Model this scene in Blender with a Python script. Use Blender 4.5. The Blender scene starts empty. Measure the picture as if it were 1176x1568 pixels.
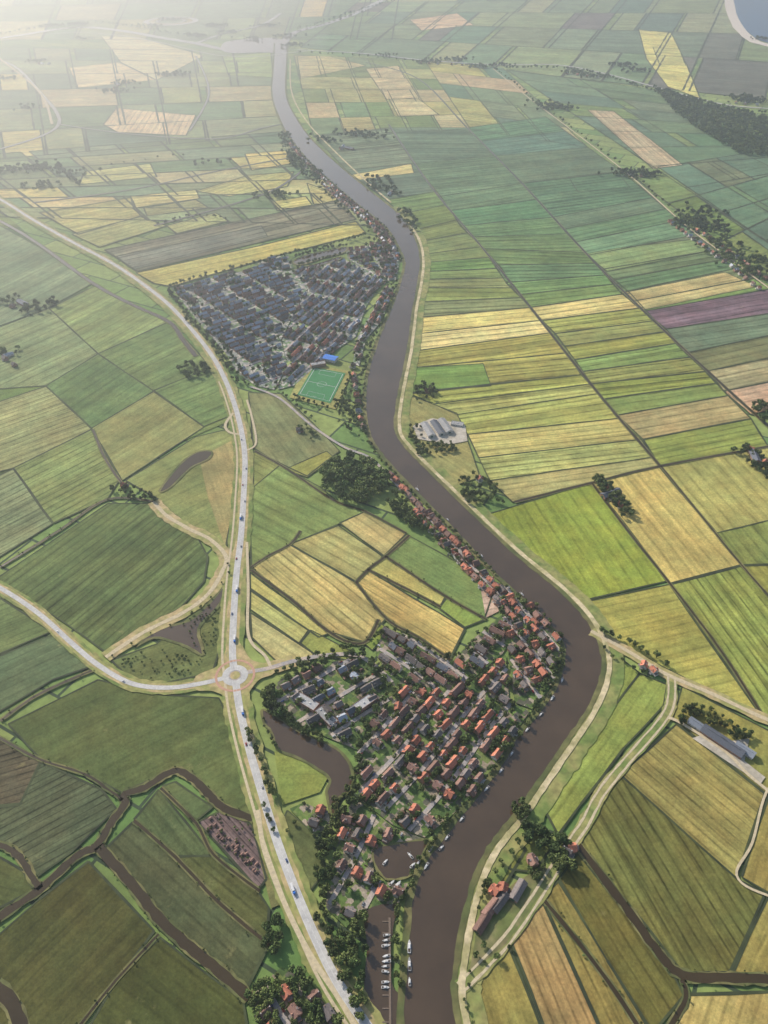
import bpy, math, random
import numpy as np
from mathutils import Vector
random.seed(11)
TH=math.radians(40.3); FL=1184.0; HC=780.0
ST,CT=math.sin(TH),math.cos(TH)
KA=1.2; KF=1.2
sc=bpy.context.scene
col=sc.collection
# ---- camera unprojection: plan position (metres, flat polder) of a traced image pixel
def G(p):
    a=(p[0]-588)/FL; b=(p[1]-784)/FL
    t=HC/(ST+b*CT)
    return (a*t,(CT-b*ST)*t)
def W(pts): return [G(p) for p in pts]
def lin(c):
    r=[]
    for x in c:
        x=x/255.0
        r.append(x/12.92 if x<=0.04045 else ((x+0.055)/1.055)**2.4)
    return r
def alb(c,k=None):
    k=KA if k is None else k
    return [min(.8,x*k) for x in lin(c)]
# ---------------------------------------------------------------- materials
def newmat(name):
    m=bpy.data.materials.new(name); m.use_nodes=True
    nt=m.node_tree
    return m,nt,nt.nodes['Principled BSDF']
def setin(nt,sock,v):
    if v is None: return
    if isinstance(v,bpy.types.NodeSocket): nt.links.new(v,sock)
    else: sock.default_value=v
def M(nt,op,a,b=None,c=None,clamp=False):
    n=nt.nodes.new('ShaderNodeMath'); n.operation=op; n.use_clamp=clamp
    setin(nt,n.inputs[0],a); setin(nt,n.inputs[1],b); setin(nt,n.inputs[2],c)
    return n.outputs[0]
def MR(nt,v,a,b,c,d):
    n=nt.nodes.new('ShaderNodeMapRange'); setin(nt,n.inputs[0],v)
    for i,x in enumerate((a,b,c,d)): setin(nt,n.inputs[i+1],x)
    return n.outputs[0]
def MIX(nt,f,a,b,bt='MIX'):
    n=nt.nodes.new('ShaderNodeMix'); n.data_type='RGBA'; n.blend_type=bt
    setin(nt,n.inputs[0],f)
    setin(nt,n.inputs[6],a if isinstance(a,bpy.types.NodeSocket) else (*a,1))
    setin(nt,n.inputs[7],b if isinstance(b,bpy.types.NodeSocket) else (*b,1))
    return n.outputs[2]
def NOISE(nt,vec,scale,detail=3,rough=.55):
    n=nt.nodes.new('ShaderNodeTexNoise'); n.inputs['Scale'].default_value=scale
    n.inputs['Detail'].default_value=detail; n.inputs['Roughness'].default_value=rough
    nt.links.new(vec,n.inputs['Vector']); return n.outputs['Fac']
def POS(nt): return nt.nodes.new('ShaderNodeNewGeometry').outputs['Position']
def SCALE(nt,c,f):
    n=nt.nodes.new('ShaderNodeVectorMath'); n.operation='SCALE'
    setin(nt,n.inputs[0],c); setin(nt,n.inputs['Scale'],f); return n.outputs[0]
def simple(name,c,rough=.8,ns=.5,amt=.35,objr=0.0,c2=None,metal=0,raw=False):
    m,nt,bs=newmat(name)
    base=list(c) if raw else alb(c)
    p=POS(nt)
    f=NOISE(nt,p,ns,4)
    k=MR(nt,f,.3,.7,1-amt,1+amt)
    if c2 is not None:
        f2=NOISE(nt,p,ns*.23,3)
        cs=MIX(nt,MR(nt,f2,.4,.6,0,1),base,list(c2) if raw else alb(c2))
    else:
        rgb=nt.nodes.new('ShaderNodeRGB'); rgb.outputs[0].default_value=(*base,1); cs=rgb.outputs[0]
    if objr>0:
        oi=nt.nodes.new('ShaderNodeObjectInfo')
        k=M(nt,'MULTIPLY',k,MR(nt,oi.outputs['Random'],0,1,1-objr,1+objr))
    nt.links.new(SCALE(nt,cs,k),bs.inputs['Base Color'])
    bs.inputs['Roughness'].default_value=rough
    bs.inputs['Metallic'].default_value=metal
    return m
def field_mat():
    m,nt,bs=newmat('field_grass')
    at=nt.nodes.new('ShaderNodeAttribute'); at.attribute_name='Col'
    st=nt.nodes.new('ShaderNodeAttribute'); st.attribute_name='st'
    uv=nt.nodes.new('ShaderNodeUVMap'); uv.uv_map='UVMap'
    sp=nt.nodes.new('ShaderNodeSeparateXYZ'); nt.links.new(uv.outputs[0],sp.inputs[0])
    p=POS(nt)
    wob=NOISE(nt,p,.01,2)
    u=M(nt,'ADD',sp.outputs[0],M(nt,'MULTIPLY',wob,.35))
    pp=M(nt,'PINGPONG',u,.5)
    line=MR(nt,pp,.04,.15,1,0)
    lf=MR(nt,NOISE(nt,p,.035,3),.3,.62,.2,1)
    line=M(nt,'MULTIPLY',line,lf)
    wn=nt.nodes.new('ShaderNodeTexWhiteNoise'); wn.noise_dimensions='1D'; nt.links.new(M(nt,'FLOOR',M(nt,'ADD',u,.5)),wn.inputs['W'])
    lane=MR(nt,wn.outputs['Value'],0,1,-.14,.14)
    cb=nt.nodes.new('ShaderNodeCombineXYZ')
    nt.links.new(M(nt,'MULTIPLY',sp.outputs[0],1.6),cb.inputs[0]); nt.links.new(M(nt,'MULTIPLY',sp.outputs[1],.05),cb.inputs[1])
    streak=NOISE(nt,cb.outputs[0],1.0,5,.7)
    n1=NOISE(nt,p,.008,4); n2=NOISE(nt,p,.05,6,.68); n3=NOISE(nt,p,.4,3,.7)
    k=M(nt,'MULTIPLY',MR(nt,n1,.3,.7,.76,1.24),MR(nt,n2,.3,.7,.78,1.22))
    k=M(nt,'MULTIPLY',k,MR(nt,n3,.25,.75,.76,1.24))
    sk=M(nt,'ADD',MR(nt,streak,.3,.7,-.34,.34),lane)
    k=M(nt,'MULTIPLY',k,M(nt,'ADD',1,M(nt,'MULTIPLY',sk,M(nt,'ADD',.25,st.outputs['Fac']))))
    k=M(nt,'MULTIPLY',k,M(nt,'SUBTRACT',1,M(nt,'MULTIPLY',M(nt,'MULTIPLY',line,st.outputs['Fac']),.6)))
    mul=nt.nodes.new('ShaderNodeVectorMath'); mul.operation='MULTIPLY'
    nt.links.new(at.outputs['Color'],mul.inputs[0]); mul.inputs[1].default_value=(1.2,1.03,1.0)
    cc=MIX(nt,MR(nt,NOISE(nt,p,.018,6,.65),.40,.66,0,1),at.outputs['Color'],mul.outputs[0])
    bald=MR(nt,NOISE(nt,p,.03,6,.75),.62,.76,0,.5)
    cc=MIX(nt,bald,cc,alb((164,156,104)))
    wet=MR(nt,NOISE(nt,p,.014,6,.7),.34,.22,0,.45)
    cc=MIX(nt,wet,cc,alb((70,88,52)))
    nt.links.new(SCALE(nt,cc,k),bs.inputs['Base Color'])
    bs.inputs['Roughness'].default_value=.95; bs.inputs['Specular IOR Level'].default_value=.15
    return m
FM=field_mat()
def ground_mat():
    m,nt,bs=newmat('polder_ground')
    p=POS(nt)
    mp=nt.nodes.new('ShaderNodeMapping'); mp.inputs['Rotation'].default_value=(0,0,.5); nt.links.new(p,mp.inputs[0])
    br=nt.nodes.new('ShaderNodeTexBrick'); nt.links.new(mp.outputs[0],br.inputs['Vector'])
    br.inputs['Scale'].default_value=.004; br.inputs['Mortar Size'].default_value=.008
    br.inputs['Color1'].default_value=(*alb((96,128,66),KF),1); br.inputs['Color2'].default_value=(*alb((140,152,84),KF),1)
    br.inputs['Mortar'].default_value=(*alb((60,75,52),KF),1)
    k=M(nt,'MULTIPLY',MR(nt,NOISE(nt,p,.004,4),.3,.7,.75,1.25),MR(nt,NOISE(nt,p,.08,5),.3,.7,.8,1.2))
    nt.links.new(SCALE(nt,br.outputs['Color'],k),bs.inputs['Base Color']); bs.inputs['Roughness'].default_value=1
    return m
GM=ground_mat()
def water_mat(name,c,rough=.1,spec=.6):
    m,nt,bs=newmat(name)
    p=POS(nt)
    k=MR(nt,NOISE(nt,p,.012,5,.65),.3,.7,.78,1.22)
    rgb=nt.nodes.new('ShaderNodeRGB'); rgb.outputs[0].default_value=(*alb(c),1)
    nt.links.new(SCALE(nt,rgb.outputs[0],k),bs.inputs['Base Color'])
    bs.inputs['Roughness'].default_value=rough; bs.inputs['Specular IOR Level'].default_value=spec
    bp=nt.nodes.new('ShaderNodeBump'); bp.inputs['Strength'].default_value=.1; bp.inputs['Distance'].default_value=.3
    nt.links.new(NOISE(nt,p,.35,4),bp.inputs['Height']); nt.links.new(bp.outputs[0],bs.inputs['Normal'])
    return m
WM=water_mat('river_water',(76,62,46),.08,.75); WM2=water_mat('ditch_water',(62,52,35),.2,.35)
LAKE=water_mat('lake_water',(40,85,120),.3)
def yard_mat(name,cols,scale):
    m,nt,bs=newmat(name)
    p=POS(nt)
    mp=nt.nodes.new('ShaderNodeMapping'); mp.inputs['Rotation'].default_value=(0,0,.75); nt.links.new(p,mp.inputs[0])
    v=nt.nodes.new('ShaderNodeTexVoronoi'); v.distance='CHEBYCHEV'; v.inputs['Scale'].default_value=scale
    nt.links.new(mp.outputs[0],v.inputs['Vector'])
    s=nt.nodes.new('ShaderNodeSeparateColor'); nt.links.new(v.outputs['Color'],s.inputs[0])
    cr=nt.nodes.new('ShaderNodeValToRGB'); cr.color_ramp.interpolation='CONSTANT'
    el=cr.color_ramp.elements
    while len(el)<len(cols): el.new(.5)
    for i,c in enumerate(cols):
        el[i].position=i/len(cols); el[i].color=(*alb(c),1)
    nt.links.new(s.outputs[0],cr.inputs[0])
    k=M(nt,'MULTIPLY',MR(nt,NOISE(nt,p,.5,5,.7),.3,.7,.6,1.35),MR(nt,NOISE(nt,p,.05,3),.3,.7,.8,1.2))
    nt.links.new(SCALE(nt,cr.outputs[0],k),bs.inputs['Base Color']); bs.inputs['Roughness'].default_value=.95
    return m
YARD=yard_mat('garden_ground',[(82,104,52),(70,92,46),(140,128,108),(98,122,58),(90,90,74),(158,146,126),(72,96,48),(110,124,66)],.15)
YARD2=yard_mat('town_ground',[(98,122,84),(140,144,136),(170,168,156),(104,130,82),(134,136,130),(190,184,170),(92,116,82),(150,148,134)],.15)
TAN=simple('dry_verge',(178,158,114),.95,.15,.25,c2=(144,144,84))
GVERGE=simple('grass_verge',(106,124,62),.95,.12,.3,c2=(146,142,86))
ROAD=simple('pale_asphalt',(176,175,171),.85,.3,.12,c2=(190,188,182))
STREET=simple('brick_street',(180,166,152),.9,.4,.2,c2=(152,148,146))
TRACK=simple('gravel_track',(190,176,144),.95,.3,.16)
DIKE=simple('dike_path',(202,187,150),.95,.2,.2,c2=(164,156,110))
PAVE=simple('concrete_yard',(190,182,166),.9,.2,.16,c2=(166,158,140))
WHITE=simple('white_paint',(.74,.74,.72),.6,.5,.05,raw=True)
DITCH=simple('ditch_bank',(46,54,34),.9,.06,.35,c2=(66,74,44))
MUD=simple('reed_bank',(82,90,50),.95,.08,.35,c2=(114,110,68))
ROOFS={'o':simple('orange_tile',(172,108,84),.8,.6,.2,.32),'b':simple('brown_tile',(128,98,86),.8,.6,.2,.32),
       'g':simple('grey_tile',(144,152,162),.6,.6,.18,.36),'d':simple('dark_slate',(98,103,112),.75,.6,.15,.3),
       'f':simple('flat_roof',(156,156,154),.85,.3,.18,.3),'w':simple('pale_sheet',(200,203,204),.55,.3,.1,.1),'u':simple('blue_sheet',(50,120,205),.5,.3,.1)}
ROOFS['n']=simple('weathered_tile',(112,104,100),.85,.6,.2,.35)
WALLB=simple('brick_wall',(150,116,98),.9,1.5,.15,.2); WALLW=simple('render_wall',(194,190,182),.85,.8,.08,.06)
GLASS=simple('window_glass',(.03,.04,.05),.1,.2,.1,raw=True); FRAME=simple('white_frame',(.62,.62,.6),.6,.5,.05,raw=True)
DOOR=simple('door_paint',(.05,.12,.08),.5,.5,.1,.5,raw=True); BARK=simple('bark',(.09,.065,.045),.95,3,.3,raw=True)
RUB=simple('rubber',(.02,.02,.02),.8,1,.1,raw=True)
def leafmat(name,c,c2):
    m,nt,bs=newmat(name)
    at=nt.nodes.new('ShaderNodeAttribute'); at.attribute_name='Col'
    oi=nt.nodes.new('ShaderNodeObjectInfo'); p=POS(nt)
    cc=MIX(nt,MR(nt,NOISE(nt,p,.03,2),.35,.65,0,1),c,c2)
    cc=MIX(nt,1.0,cc,at.outputs['Color'],'MULTIPLY')
    cc=SCALE(nt,cc,MR(nt,oi.outputs['Random'],0,1,.7,1.4))
    nt.links.new(cc,bs.inputs['Base Color']); bs.inputs['Roughness'].default_value=.7
    bs.inputs['Specular IOR Level'].default_value=.2
    return m
LEAF=leafmat('foliage',(.068,.108,.036),(.125,.155,.05))
# ---------------------------------------------------------------- mesh helpers
def mkobj(name,me,loc=(0,0,0),rot=0,scl=1):
    o=bpy.data.objects.new(name,me); o.location=loc; o.rotation_euler=(0,0,rot)
    o.scale=(scl,scl,scl) if not isinstance(scl,tuple) else scl
    col.objects.link(o); return o
def ccw(w):
    a=sum(w[i][0]*w[(i+1)%len(w)][1]-w[(i+1)%len(w)][0]*w[i][1] for i in range(len(w)))
    return w if a>0 else w[::-1]
def inpoly(x,y,w):
    c=False; n=len(w); j=n-1
    for i in range(n):
        if (w[i][1]>y)!=(w[j][1]>y) and x<(w[j][0]-w[i][0])*(y-w[i][1])/(w[j][1]-w[i][1])+w[i][0]: c=not c
        j=i
    return c
def flatpoly(name,w,z,mat):
    w=ccw(w); me=bpy.data.meshes.new(name)
    me.from_pydata([(x,y,z) for x,y in w],[],[list(range(len(w)))]); me.materials.append(mat); me.update()
    return mkobj(name,me)
def smooth(w,n=6,closed=False):
    out=[]; m=len(w)
    for i in range(m if closed else m-1):
        if closed: p0,p1,p2,p3=w[(i-1)%m],w[i],w[(i+1)%m],w[(i+2)%m]
        else: p0,p1,p2,p3=w[max(i-1,0)],w[i],w[i+1],w[min(i+2,m-1)]
        for k in range(n):
            t=k/n
            out.append(tuple(.5*((2*p1[a])+(-p0[a]+p2[a])*t+(2*p0[a]-5*p1[a]+4*p2[a]-p3[a])*t*t+(-p0[a]+3*p1[a]-3*p2[a]+p3[a])*t**3) for a in (0,1)))
    if not closed: out.append(tuple(w[-1]))
    return out
def offs(w,d):
    out=[]
    for i,p in enumerate(w):
        a=w[max(i-1,0)]; b=w[min(i+1,len(w)-1)]
        dx,dy=b[0]-a[0],b[1]-a[1]; l=math.hypot(dx,dy) or 1
        out.append((p[0]+dy/l*d,p[1]-dx/l*d))   # +d = to the right of travel
    return out
def ribbonw(name,w,wd,z,mat,off=0.,jit=0.):
    a=offs(w,off-wd/2); b=offs(w,off+wd/2)
    if jit:
        a=[(x+random.uniform(-jit,jit),y+random.uniform(-jit,jit)) for x,y in a]
        b=[(x+random.uniform(-jit,jit),y+random.uniform(-jit,jit)) for x,y in b]
    v=[(x,y,z) for x,y in a]+[(x,y,z) for x,y in b]; n=len(w)
    me=bpy.data.meshes.new(name)
    me.from_pydata(v,[],[(i,n+i,n+i+1,i+1) for i in range(n-1)]); me.materials.append(mat); me.update()
    return mkobj(name,me)
def ribbon(name,pts,wd,z,mat,off=0.,jit=0.,n=6): return ribbonw(name,smooth(W(pts),n),wd,z,mat,off,jit)
# ---------------------------------------------------------------- fields
zf=[-2.3]; DV=[];DF=[]
def ditch_edge(a,b,wd):
    L=math.hypot(b[0]-a[0],b[1]-a[1]); n=max(1,int(L/40)); 
    if L<3: return
    nx,ny=(b[1]-a[1])/L,-(b[0]-a[0])/L
    base=len(DV); zz=-.9+random.uniform(-.05,.05)
    for i in range(n+1):
        t=i/n; j=random.uniform(-.7,.7) if 0<i<n else 0
        h=wd/2*random.uniform(.6,1.3)
        x=a[0]+(b[0]-a[0])*t+nx*j; y=a[1]+(b[1]-a[1])*t+ny*j
        DV.append((x+nx*h,y+ny*h,zz)); DV.append((x-nx*h,y-ny*h,zz))
    for i in range(n):
        k=base+2*i; DF.append((k,k+1,k+3,k+2))
def fieldw(w,c,d=None,per=12.,st=.5,dw=3.0,jit=5,name='pasture_field'):
    if d is None: d=(w[1][0]-w[0][0],w[1][1]-w[0][1])
    l=math.hypot(*d) or 1; d=(d[0]/l,d[1]/l)
    yc=sum(p[1] for p in w)/len(w)
    if yc>1150: per*=1.9; st=min(1.2,st*1.25)
    elif yc>800: per*=1.3
    if yc<1300: dw*=.8
    lum=.3*c[0]+.6*c[1]+.1*c[2]
    c=[q*.84+lum*.16 for q in c]; c[0]+=5; c[1]-=2
    ww=ccw(list(w)); zf[0]+=.0025; z=zf[0]
    me=bpy.data.meshes.new(name)
    me.from_pydata([(x,y,z) for x,y in ww],[],[list(range(len(ww)))])
    me.uv_layers.new(name='UVMap'); me.color_attributes.new('Col','FLOAT_COLOR','CORNER'); me.attributes.new('st','FLOAT','FACE')
    cj=alb([max(5,q+random.uniform(-jit,jit)) for q in c],KF)
    ph=random.random()*7
    uv=[];cc=[]
    for lp in me.loops:
        x,y=ww[lp.vertex_index]
        uv+=[(-x*d[1]+y*d[0])/per+ph,(x*d[0]+y*d[1])/per]; cc+=[*cj,1]
    me.uv_layers['UVMap'].data.foreach_set('uv',uv)
    me.attributes['Col'].data.foreach_set('color',cc)
    me.attributes['st'].data.foreach_set('value',[st]*len(me.polygons))
    me.materials.append(FM); me.update(); mkobj(name,me)
    if dw>0:
        for i in range(len(ww)): ditch_edge(ww[i],ww[(i+1)%len(ww)],dw)
def field(pts,c,dp=None,**k):
    d=None
    if dp is not None:
        a,b=G(dp[0]),G(dp[1]); d=(b[0]-a[0],b[1]-a[1])
    fieldw(W(pts),c,d,**k)
def lerp(a,b,t): return (a[0]+(b[0]-a[0])*t,a[1]+(b[1]-a[1])*t)
def bil(q,u,v): return lerp(lerp(q[0],q[1],u),lerp(q[3],q[2],u),v)
def grid(corn,nu,nv,pal,st=.4,per=14,dw=5,along='u',jit=.22,merge=.25):
    q=W(corn)
    for j in range(nv):
        i=0
        while i<nu:
            s=2 if random.random()<merge and i+2<=nu else 1
            u0,u1,v0,v1=i/nu,(i+s)/nu,j/nv,(j+1)/nv
            o=random.uniform(-jit,jit)/nu if 0<i else 0
            P=[bil(q,u0+o,v0),bil(q,u1,v0),bil(q,u1,v1),bil(q,u0+o,v1)]
            d=(P[1][0]-P[0][0],P[1][1]-P[0][1]) if along=='u' else (P[3][0]-P[0][0],P[3][1]-P[0][1])
            fieldw(P,random.choice(pal),d,per=per,st=st*random.uniform(.3,1.3),dw=dw)
            i+=s
def strips(L,R,cols,st=.5,per=12,dw=3.5,**k):
    # each traced parcel is split lengthwise into narrow strip parcels with ditches between
    for i in range(len(L)-1):
        a,b,c,d=W([L[i],R[i],R[i+1],L[i+1]])
        dep=math.hypot(d[0]-a[0],d[1]-a[1]); m=2 if dep>90 and random.random()<.75 else 1
        for j in range(m):
            t0,t1=j/m,(j+1)/m
            fieldw([lerp(a,d,t0),lerp(b,c,t0),lerp(b,c,t1),lerp(a,d,t1)],cols[i%len(cols)],per=per,st=st*random.uniform(.6,1.3),dw=dw,jit=8,**k)
g=(104,136,66); dg=(74,106,50); bg=(122,152,44); y=(186,184,104); yg=(150,162,80); tn=(190,172,128); te=(86,126,88); sl=(98,112,92); te2=(100,138,88); ly=(200,200,132)  # te, te2: teal cast of distance haze mixed into the grass colour
hz=[(112,142,92),(124,150,96),(98,132,88),(136,158,100),(104,138,84)]
hzy=hz+hz+[y,(168,176,108),(150,166,100)]
grid([(-260,-30),(620,-60),(600,60),(-260,60)],16,5,hzy,dw=8)
grid([(590,-30),(1300,-60),(1330,170),(460,72)],15,7,hz+[te,te2,sl,(130,150,100)],dw=8)
grid([(-200,70),(420,78),(435,205),(-200,260)],10,6,hzy,dw=7)
grid([(-200,250),(445,200),(600,345),(-60,330)],9,7,hzy+[sl],dw=6)
grid([(-250,330),(0,320),(360,640),(-250,900)],6,8,[g,dg,g,yg],dw=0)
grid([(450,84),(650,92),(720,197),(480,208)],5,6,[yg,(150,162,90),te2,g,(170,166,108),(150,162,94),g],dw=4)
grid([(650,92),(770,104),(900,225),(720,197)],3,5,[te2,yg,(166,166,108),te],dw=4)
grid([(775,106),(1010,138),(1330,330),(1250,420)],2,11,[te,te2,g,te,(84,120,76)],dw=5,merge=.5)
grid([(960,262),(1140,235),(1330,330),(1200,445)],4,3,[te,g,te,(96,120,80)],dw=5)
field([(978,45),(1028,50),(1052,100),(1072,150),(1022,132),(990,90)],(204,206,104),dw=5)
field([(1000,72),(1040,74),(1050,100),(1010,98)],(188,194,98),dw=4)
field([(628,30),(700,20),(725,38),(645,46)],tn,dw=4)
field([(155,55),(215,57),(312,85),(240,122),(185,95)],ly,dw=4)
field([(105,103),(182,95),(238,122),(120,134)],ly,dw=4)
field([(158,190),(178,165),(300,176),(285,207),(180,202)],(204,196,130),dw=5)
field([(340,85),(415,80),(418,118),(350,115)],(150,172,100),dw=5)
field([(375,235),(438,230),(446,250),(385,260)],(200,196,104),dw=5)
field([(560,105),(610,100),(642,150),(592,152)],(176,172,112),dw=4)
field([(455,85),(505,86),(560,100),(460,120)],(176,176,110),dw=4)
field([(595,150),(640,150),(672,175),(610,178)],(182,182,118),dw=4)
field([(130,262),(230,250),(240,270),(120,282)],(186,190,110),dw=5)
field([(200,300),(300,290),(306,303),(205,318)],(188,188,100),dw=5)
field([(300,292),(380,268),(450,262),(440,285),(350,300)],(172,178,94),dw=5)
field([(415,308),(468,300),(478,313),(425,322)],(196,190,104),dw=5)
field([(470,280),(500,290),(530,310),(480,312)],(166,172,92),dw=5)
field([(60,325),(200,302),(215,330),(120,358)],(162,170,94),dw=5)
field([(110,358),(215,331),(255,345),(152,378)],(154,164,92),dw=5)
field([(255,345),(330,325),(350,338),(270,357)],(148,166,86),dw=5)
field([(220,318),(300,305),(320,318),(225,330)],(138,154,86),dw=5)
field([(160,382),(380,335),(520,305),(545,335),(210,415)],(116,126,100),((200,395),(520,320)),per=18,st=.9,dw=6)
field([(178,392),(400,345),(410,362),(205,412)],(108,120,94),((200,395),(520,320)),per=14,st=.9,dw=4)
field([(208,417),(400,375),(545,338),(560,356),(420,392),(262,438),(235,433)],(172,176,92),((208,417),(400,375)),per=16,st=.5,dw=5)
strips([(480,207),(530,260),(590,305),(640,350),(655,388),(650,415),(648,440),(645,485)],
       [(597,195),(634,250),(665,293),(702,335),(737,377),(768,410),(785,440),(812,470)],[te2,te,g,g,(104,138,70),(112,142,72),(120,148,76)],st=.8,dw=4)
field([(534,268),(630,250),(634,264),(550,275)],(192,186,108),dw=3)
strips([(645,485),(641,510),(639,536),(633,562),(628,600)],[(812,470),(828,490),(843,509),(866,540),(890,573)],
       [(196,192,108),(190,186,102),(140,158,76),(144,160,76)],st=.9,dw=3,per=11)
field([(632,562),(740,556),(752,590),(628,600)],(104,148,62),st=.4,dw=2)
strips([(628,602),(700,634),(716,664),(733,700),(750,735),(785,768)],[(890,573),(915,602),(946,640),(982,672),(1000,699),(1010,712)],
       [(152,162,80),(156,166,78),(162,166,84),(166,168,86),(162,164,84)],st=1,dw=3,per=10)
field([(626,604),(700,632),(722,690),(735,730),(690,745),(640,690),(622,640)],(134,146,72),((640,640),(720,690)),st=.3,dw=2)
strips([(597,195),(634,250),(675,300),(705,345),(740,380),(775,432),(812,470),(830,490),(850,510),(880,550),(905,587),(945,635),(985,672),(1010,712)],
       [(716,195),(757,238),(800,280),(847,332),(897,386),(932,420),(965,448),(985,470),(1003,490),(1035,525),(1080,568),(1115,605),(1150,640),(1176,682)],
       [te,te,te,(86,130,78),(94,136,74),(108,144,74),(184,180,104),(142,160,78),(134,156,74),(124,148,66),(118,144,62),(160,160,90),(128,150,64)],st=.9,dw=4,per=11)
field([(870,270),(945,262),(965,287),(885,293)],(146,168,94),dw=3)
strips([(716,195),(757,238),(800,280),(847,332),(882,370),(920,412),(950,447),(985,476),(1020,503),(1050,540),(1085,567),(1108,598),(1150,634)],
       [(835,178),(900,225),(952,262),(1000,302),(1040,337),(1095,382),(1130,410),(1180,442),(1240,470),(1240,500),(1240,535),(1240,572),(1240,615)],
       [te,(82,124,84),(78,118,78),te,te2,(88,130,80),(110,142,74),(104,98,98),(92,128,82),(104,132,78),(150,150,104),(180,164,112)],st=.7,dw=4,per=12)
field([(897,388),(940,380),(1060,366),(1085,384),(930,415)],(118,148,86),dw=3)
field([(958,447),(1110,416),(1160,438),(985,474)],(178,180,98),dw=3)
field([(900,168),(940,170),(1046,252),(1000,258)],(180,172,126),((900,168),(1000,258)),dw=4)
field([(1110,598),(1176,585),(1210,605),(1150,628)],(196,170,120),dw=2)
field([(735,790),(905,738),(1020,889),(888,920),(850,895),(780,825)],(126,156,50),((905,738),(1020,889)),per=16,st=.5,jit=2)
field([(908,738),(1010,715),(1135,864),(1026,892)],(172,168,88),((908,738),(1026,892)),per=16,st=.5)
field([(1012,714),(1200,677),(1240,780),(1098,815)],(156,162,80),((1012,714),(1098,815)),per=16,st=.5)
field([(1098,815),(1240,782),(1300,860),(1135,864)],(130,152,64),((1098,815),(1135,864)),per=14,st=.6)
field([(888,922),(1025,894),(1165,1095),(1090,1058),(1000,1012),(935,975),(905,958)],(156,158,68),((888,922),(1025,894)),per=14,st=.5)
field([(1027,894),(1135,866),(1300,1050),(1300,1120),(1165,1092)],(126,148,54),((1027,894),(1165,1092)),per=13,st=1.0)
field([(1137,866),(1300,862),(1400,1000),(1300,1050)],(134,150,60),((1137,866),(1300,1050)),per=14,st=.6)
field([(932,992),(980,1030),(895,1140),(832,1235),(815,1224),(860,1165),(912,1080),(926,1030)],(120,140,60),((932,992),(832,1235)),per=14,st=.5)
field([(980,1030),(1022,1048),(1016,1080),(955,1145),(890,1230),(855,1278),(832,1235),(895,1140)],(126,142,62),((980,1030),(832,1235)),per=14,st=.5)
field([(1030,1100),(1045,1050),(1300,1180),(1300,1260),(1170,1212)],(126,136,66),st=.2)
field([(1036,1108),(1172,1215),(1128,1344),(950,1185)],(144,144,72),((950,1185),(1128,1344)),per=11,st=.8)
field([(903,1238),(950,1186),(1130,1346),(1172,1368),(1118,1488),(1045,1488),(890,1292)],(94,108,44),((903,1238),(1045,1488)),per=11,st=.9)
field([(1136,1342),(1178,1215),(1330,1260),(1330,1400),(1176,1366)],(132,136,64),((1136,1342),(1178,1215)),per=12,st=.5)
field([(1176,1374),(1330,1402),(1330,1492),(1122,1490)],(142,138,66),((1122,1490),(1176,1374)),per=12,st=.6)
field([(857,1345),(885,1305),(1032,1492),(1048,1525),(1000,1580),(930,1470)],(96,106,46),((857,1345),(1000,1580)),per=12,st=.7)
field([(830,1372),(855,1348),(930,1470),(1030,1640),(960,1660)],(120,120,60),((830,1372),(960,1660)),per=10,st=.7)
field([(782,1440),(828,1375),(955,1660),(880,1690)],(142,134,72),((828,1375),(955,1660)),per=10,st=.7)
field([(722,1500),(780,1450),(880,1700),(740,1700),(706,1560)],(136,132,62),((780,1450),(880,1700)),per=14,st=.4)
field([(1052,1522),(1330,1512),(1330,1660),(1010,1640)],(166,152,78),((1052,1522),(1010,1640)),per=12,st=.5)  # warm golden haze glow tinted into the near right field colour
field([(790,1275),(812,1262),(845,1295),(820,1335),(780,1330)],(98,118,50),st=.3)
field([(757,1345),(790,1285),(805,1300),(775,1352)],(106,122,54),((757,1345),(790,1285)),per=8,st=.6,dw=3)
field([(380,600),(430,602),(482,650),(520,690),(470,728),(412,700),(388,685)],(112,136,74),((380,610),(470,728)),per=18,st=.4)
field([(388,690),(412,702),(490,745),(520,770),(560,782),(515,803),(445,832),(385,868),(382,760)],(120,144,66),((390,740),(515,803)),per=16,st=.5)
field([(436,718),(500,690),(512,700),(470,730)],(142,156,66),dw=2)
field([(388,690),(428,712),(388,745)],(118,136,70),dw=3)
field([(520,800),(560,782),(622,817),(588,850)],(166,166,88),((520,800),(588,850)),per=11,st=.6)
field([(445,832),(518,804),(586,851),(545,890)],(148,158,80),((445,832),(545,890)),per=13,st=.6)
field([(384,868),(443,833),(545,891),(592,946),(556,982),(508,968)],(176,172,90),((443,833),(560,925)),per=12,st=.9)
field([(383,876),(506,968),(488,975),(383,900)],(178,174,94),((383,876),(506,968)),per=12,st=.5)
field([(383,903),(472,964),(458,984),(383,932)],(174,176,96),((383,903),(472,964)),per=12,st=.5)
field([(383,937),(480,1000),(474,1014),(430,1018),(385,975)],(168,172,98),((383,937),(480,1000)),per=14,st=.4)
field([(460,984),(476,964),(545,1000),(530,1010),(480,1000)],(126,150,64),st=.3)
field([(545,891),(562,872),(712,962),(688,1010),(592,946)],(176,168,90),((562,872),(712,962)),per=11,st=.9)
field([(562,870),(590,851),(682,912),(674,928)],(166,164,84),((562,870),(674,928)),per=12,st=.5)
field([(590,850),(627,820),(760,893),(742,946),(682,912)],(110,138,62),((627,820),(760,893)),per=14,st=.3)
field([(672,930),(684,915),(742,948),(712,960)],(116,142,60),st=.3)
field([(557,983),(578,950),(598,965),(570,995)],(124,154,58),st=.2,dw=2)
field([(736,900),(756,896),(764,935),(744,945)],(186,168,136),dw=0)
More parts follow.
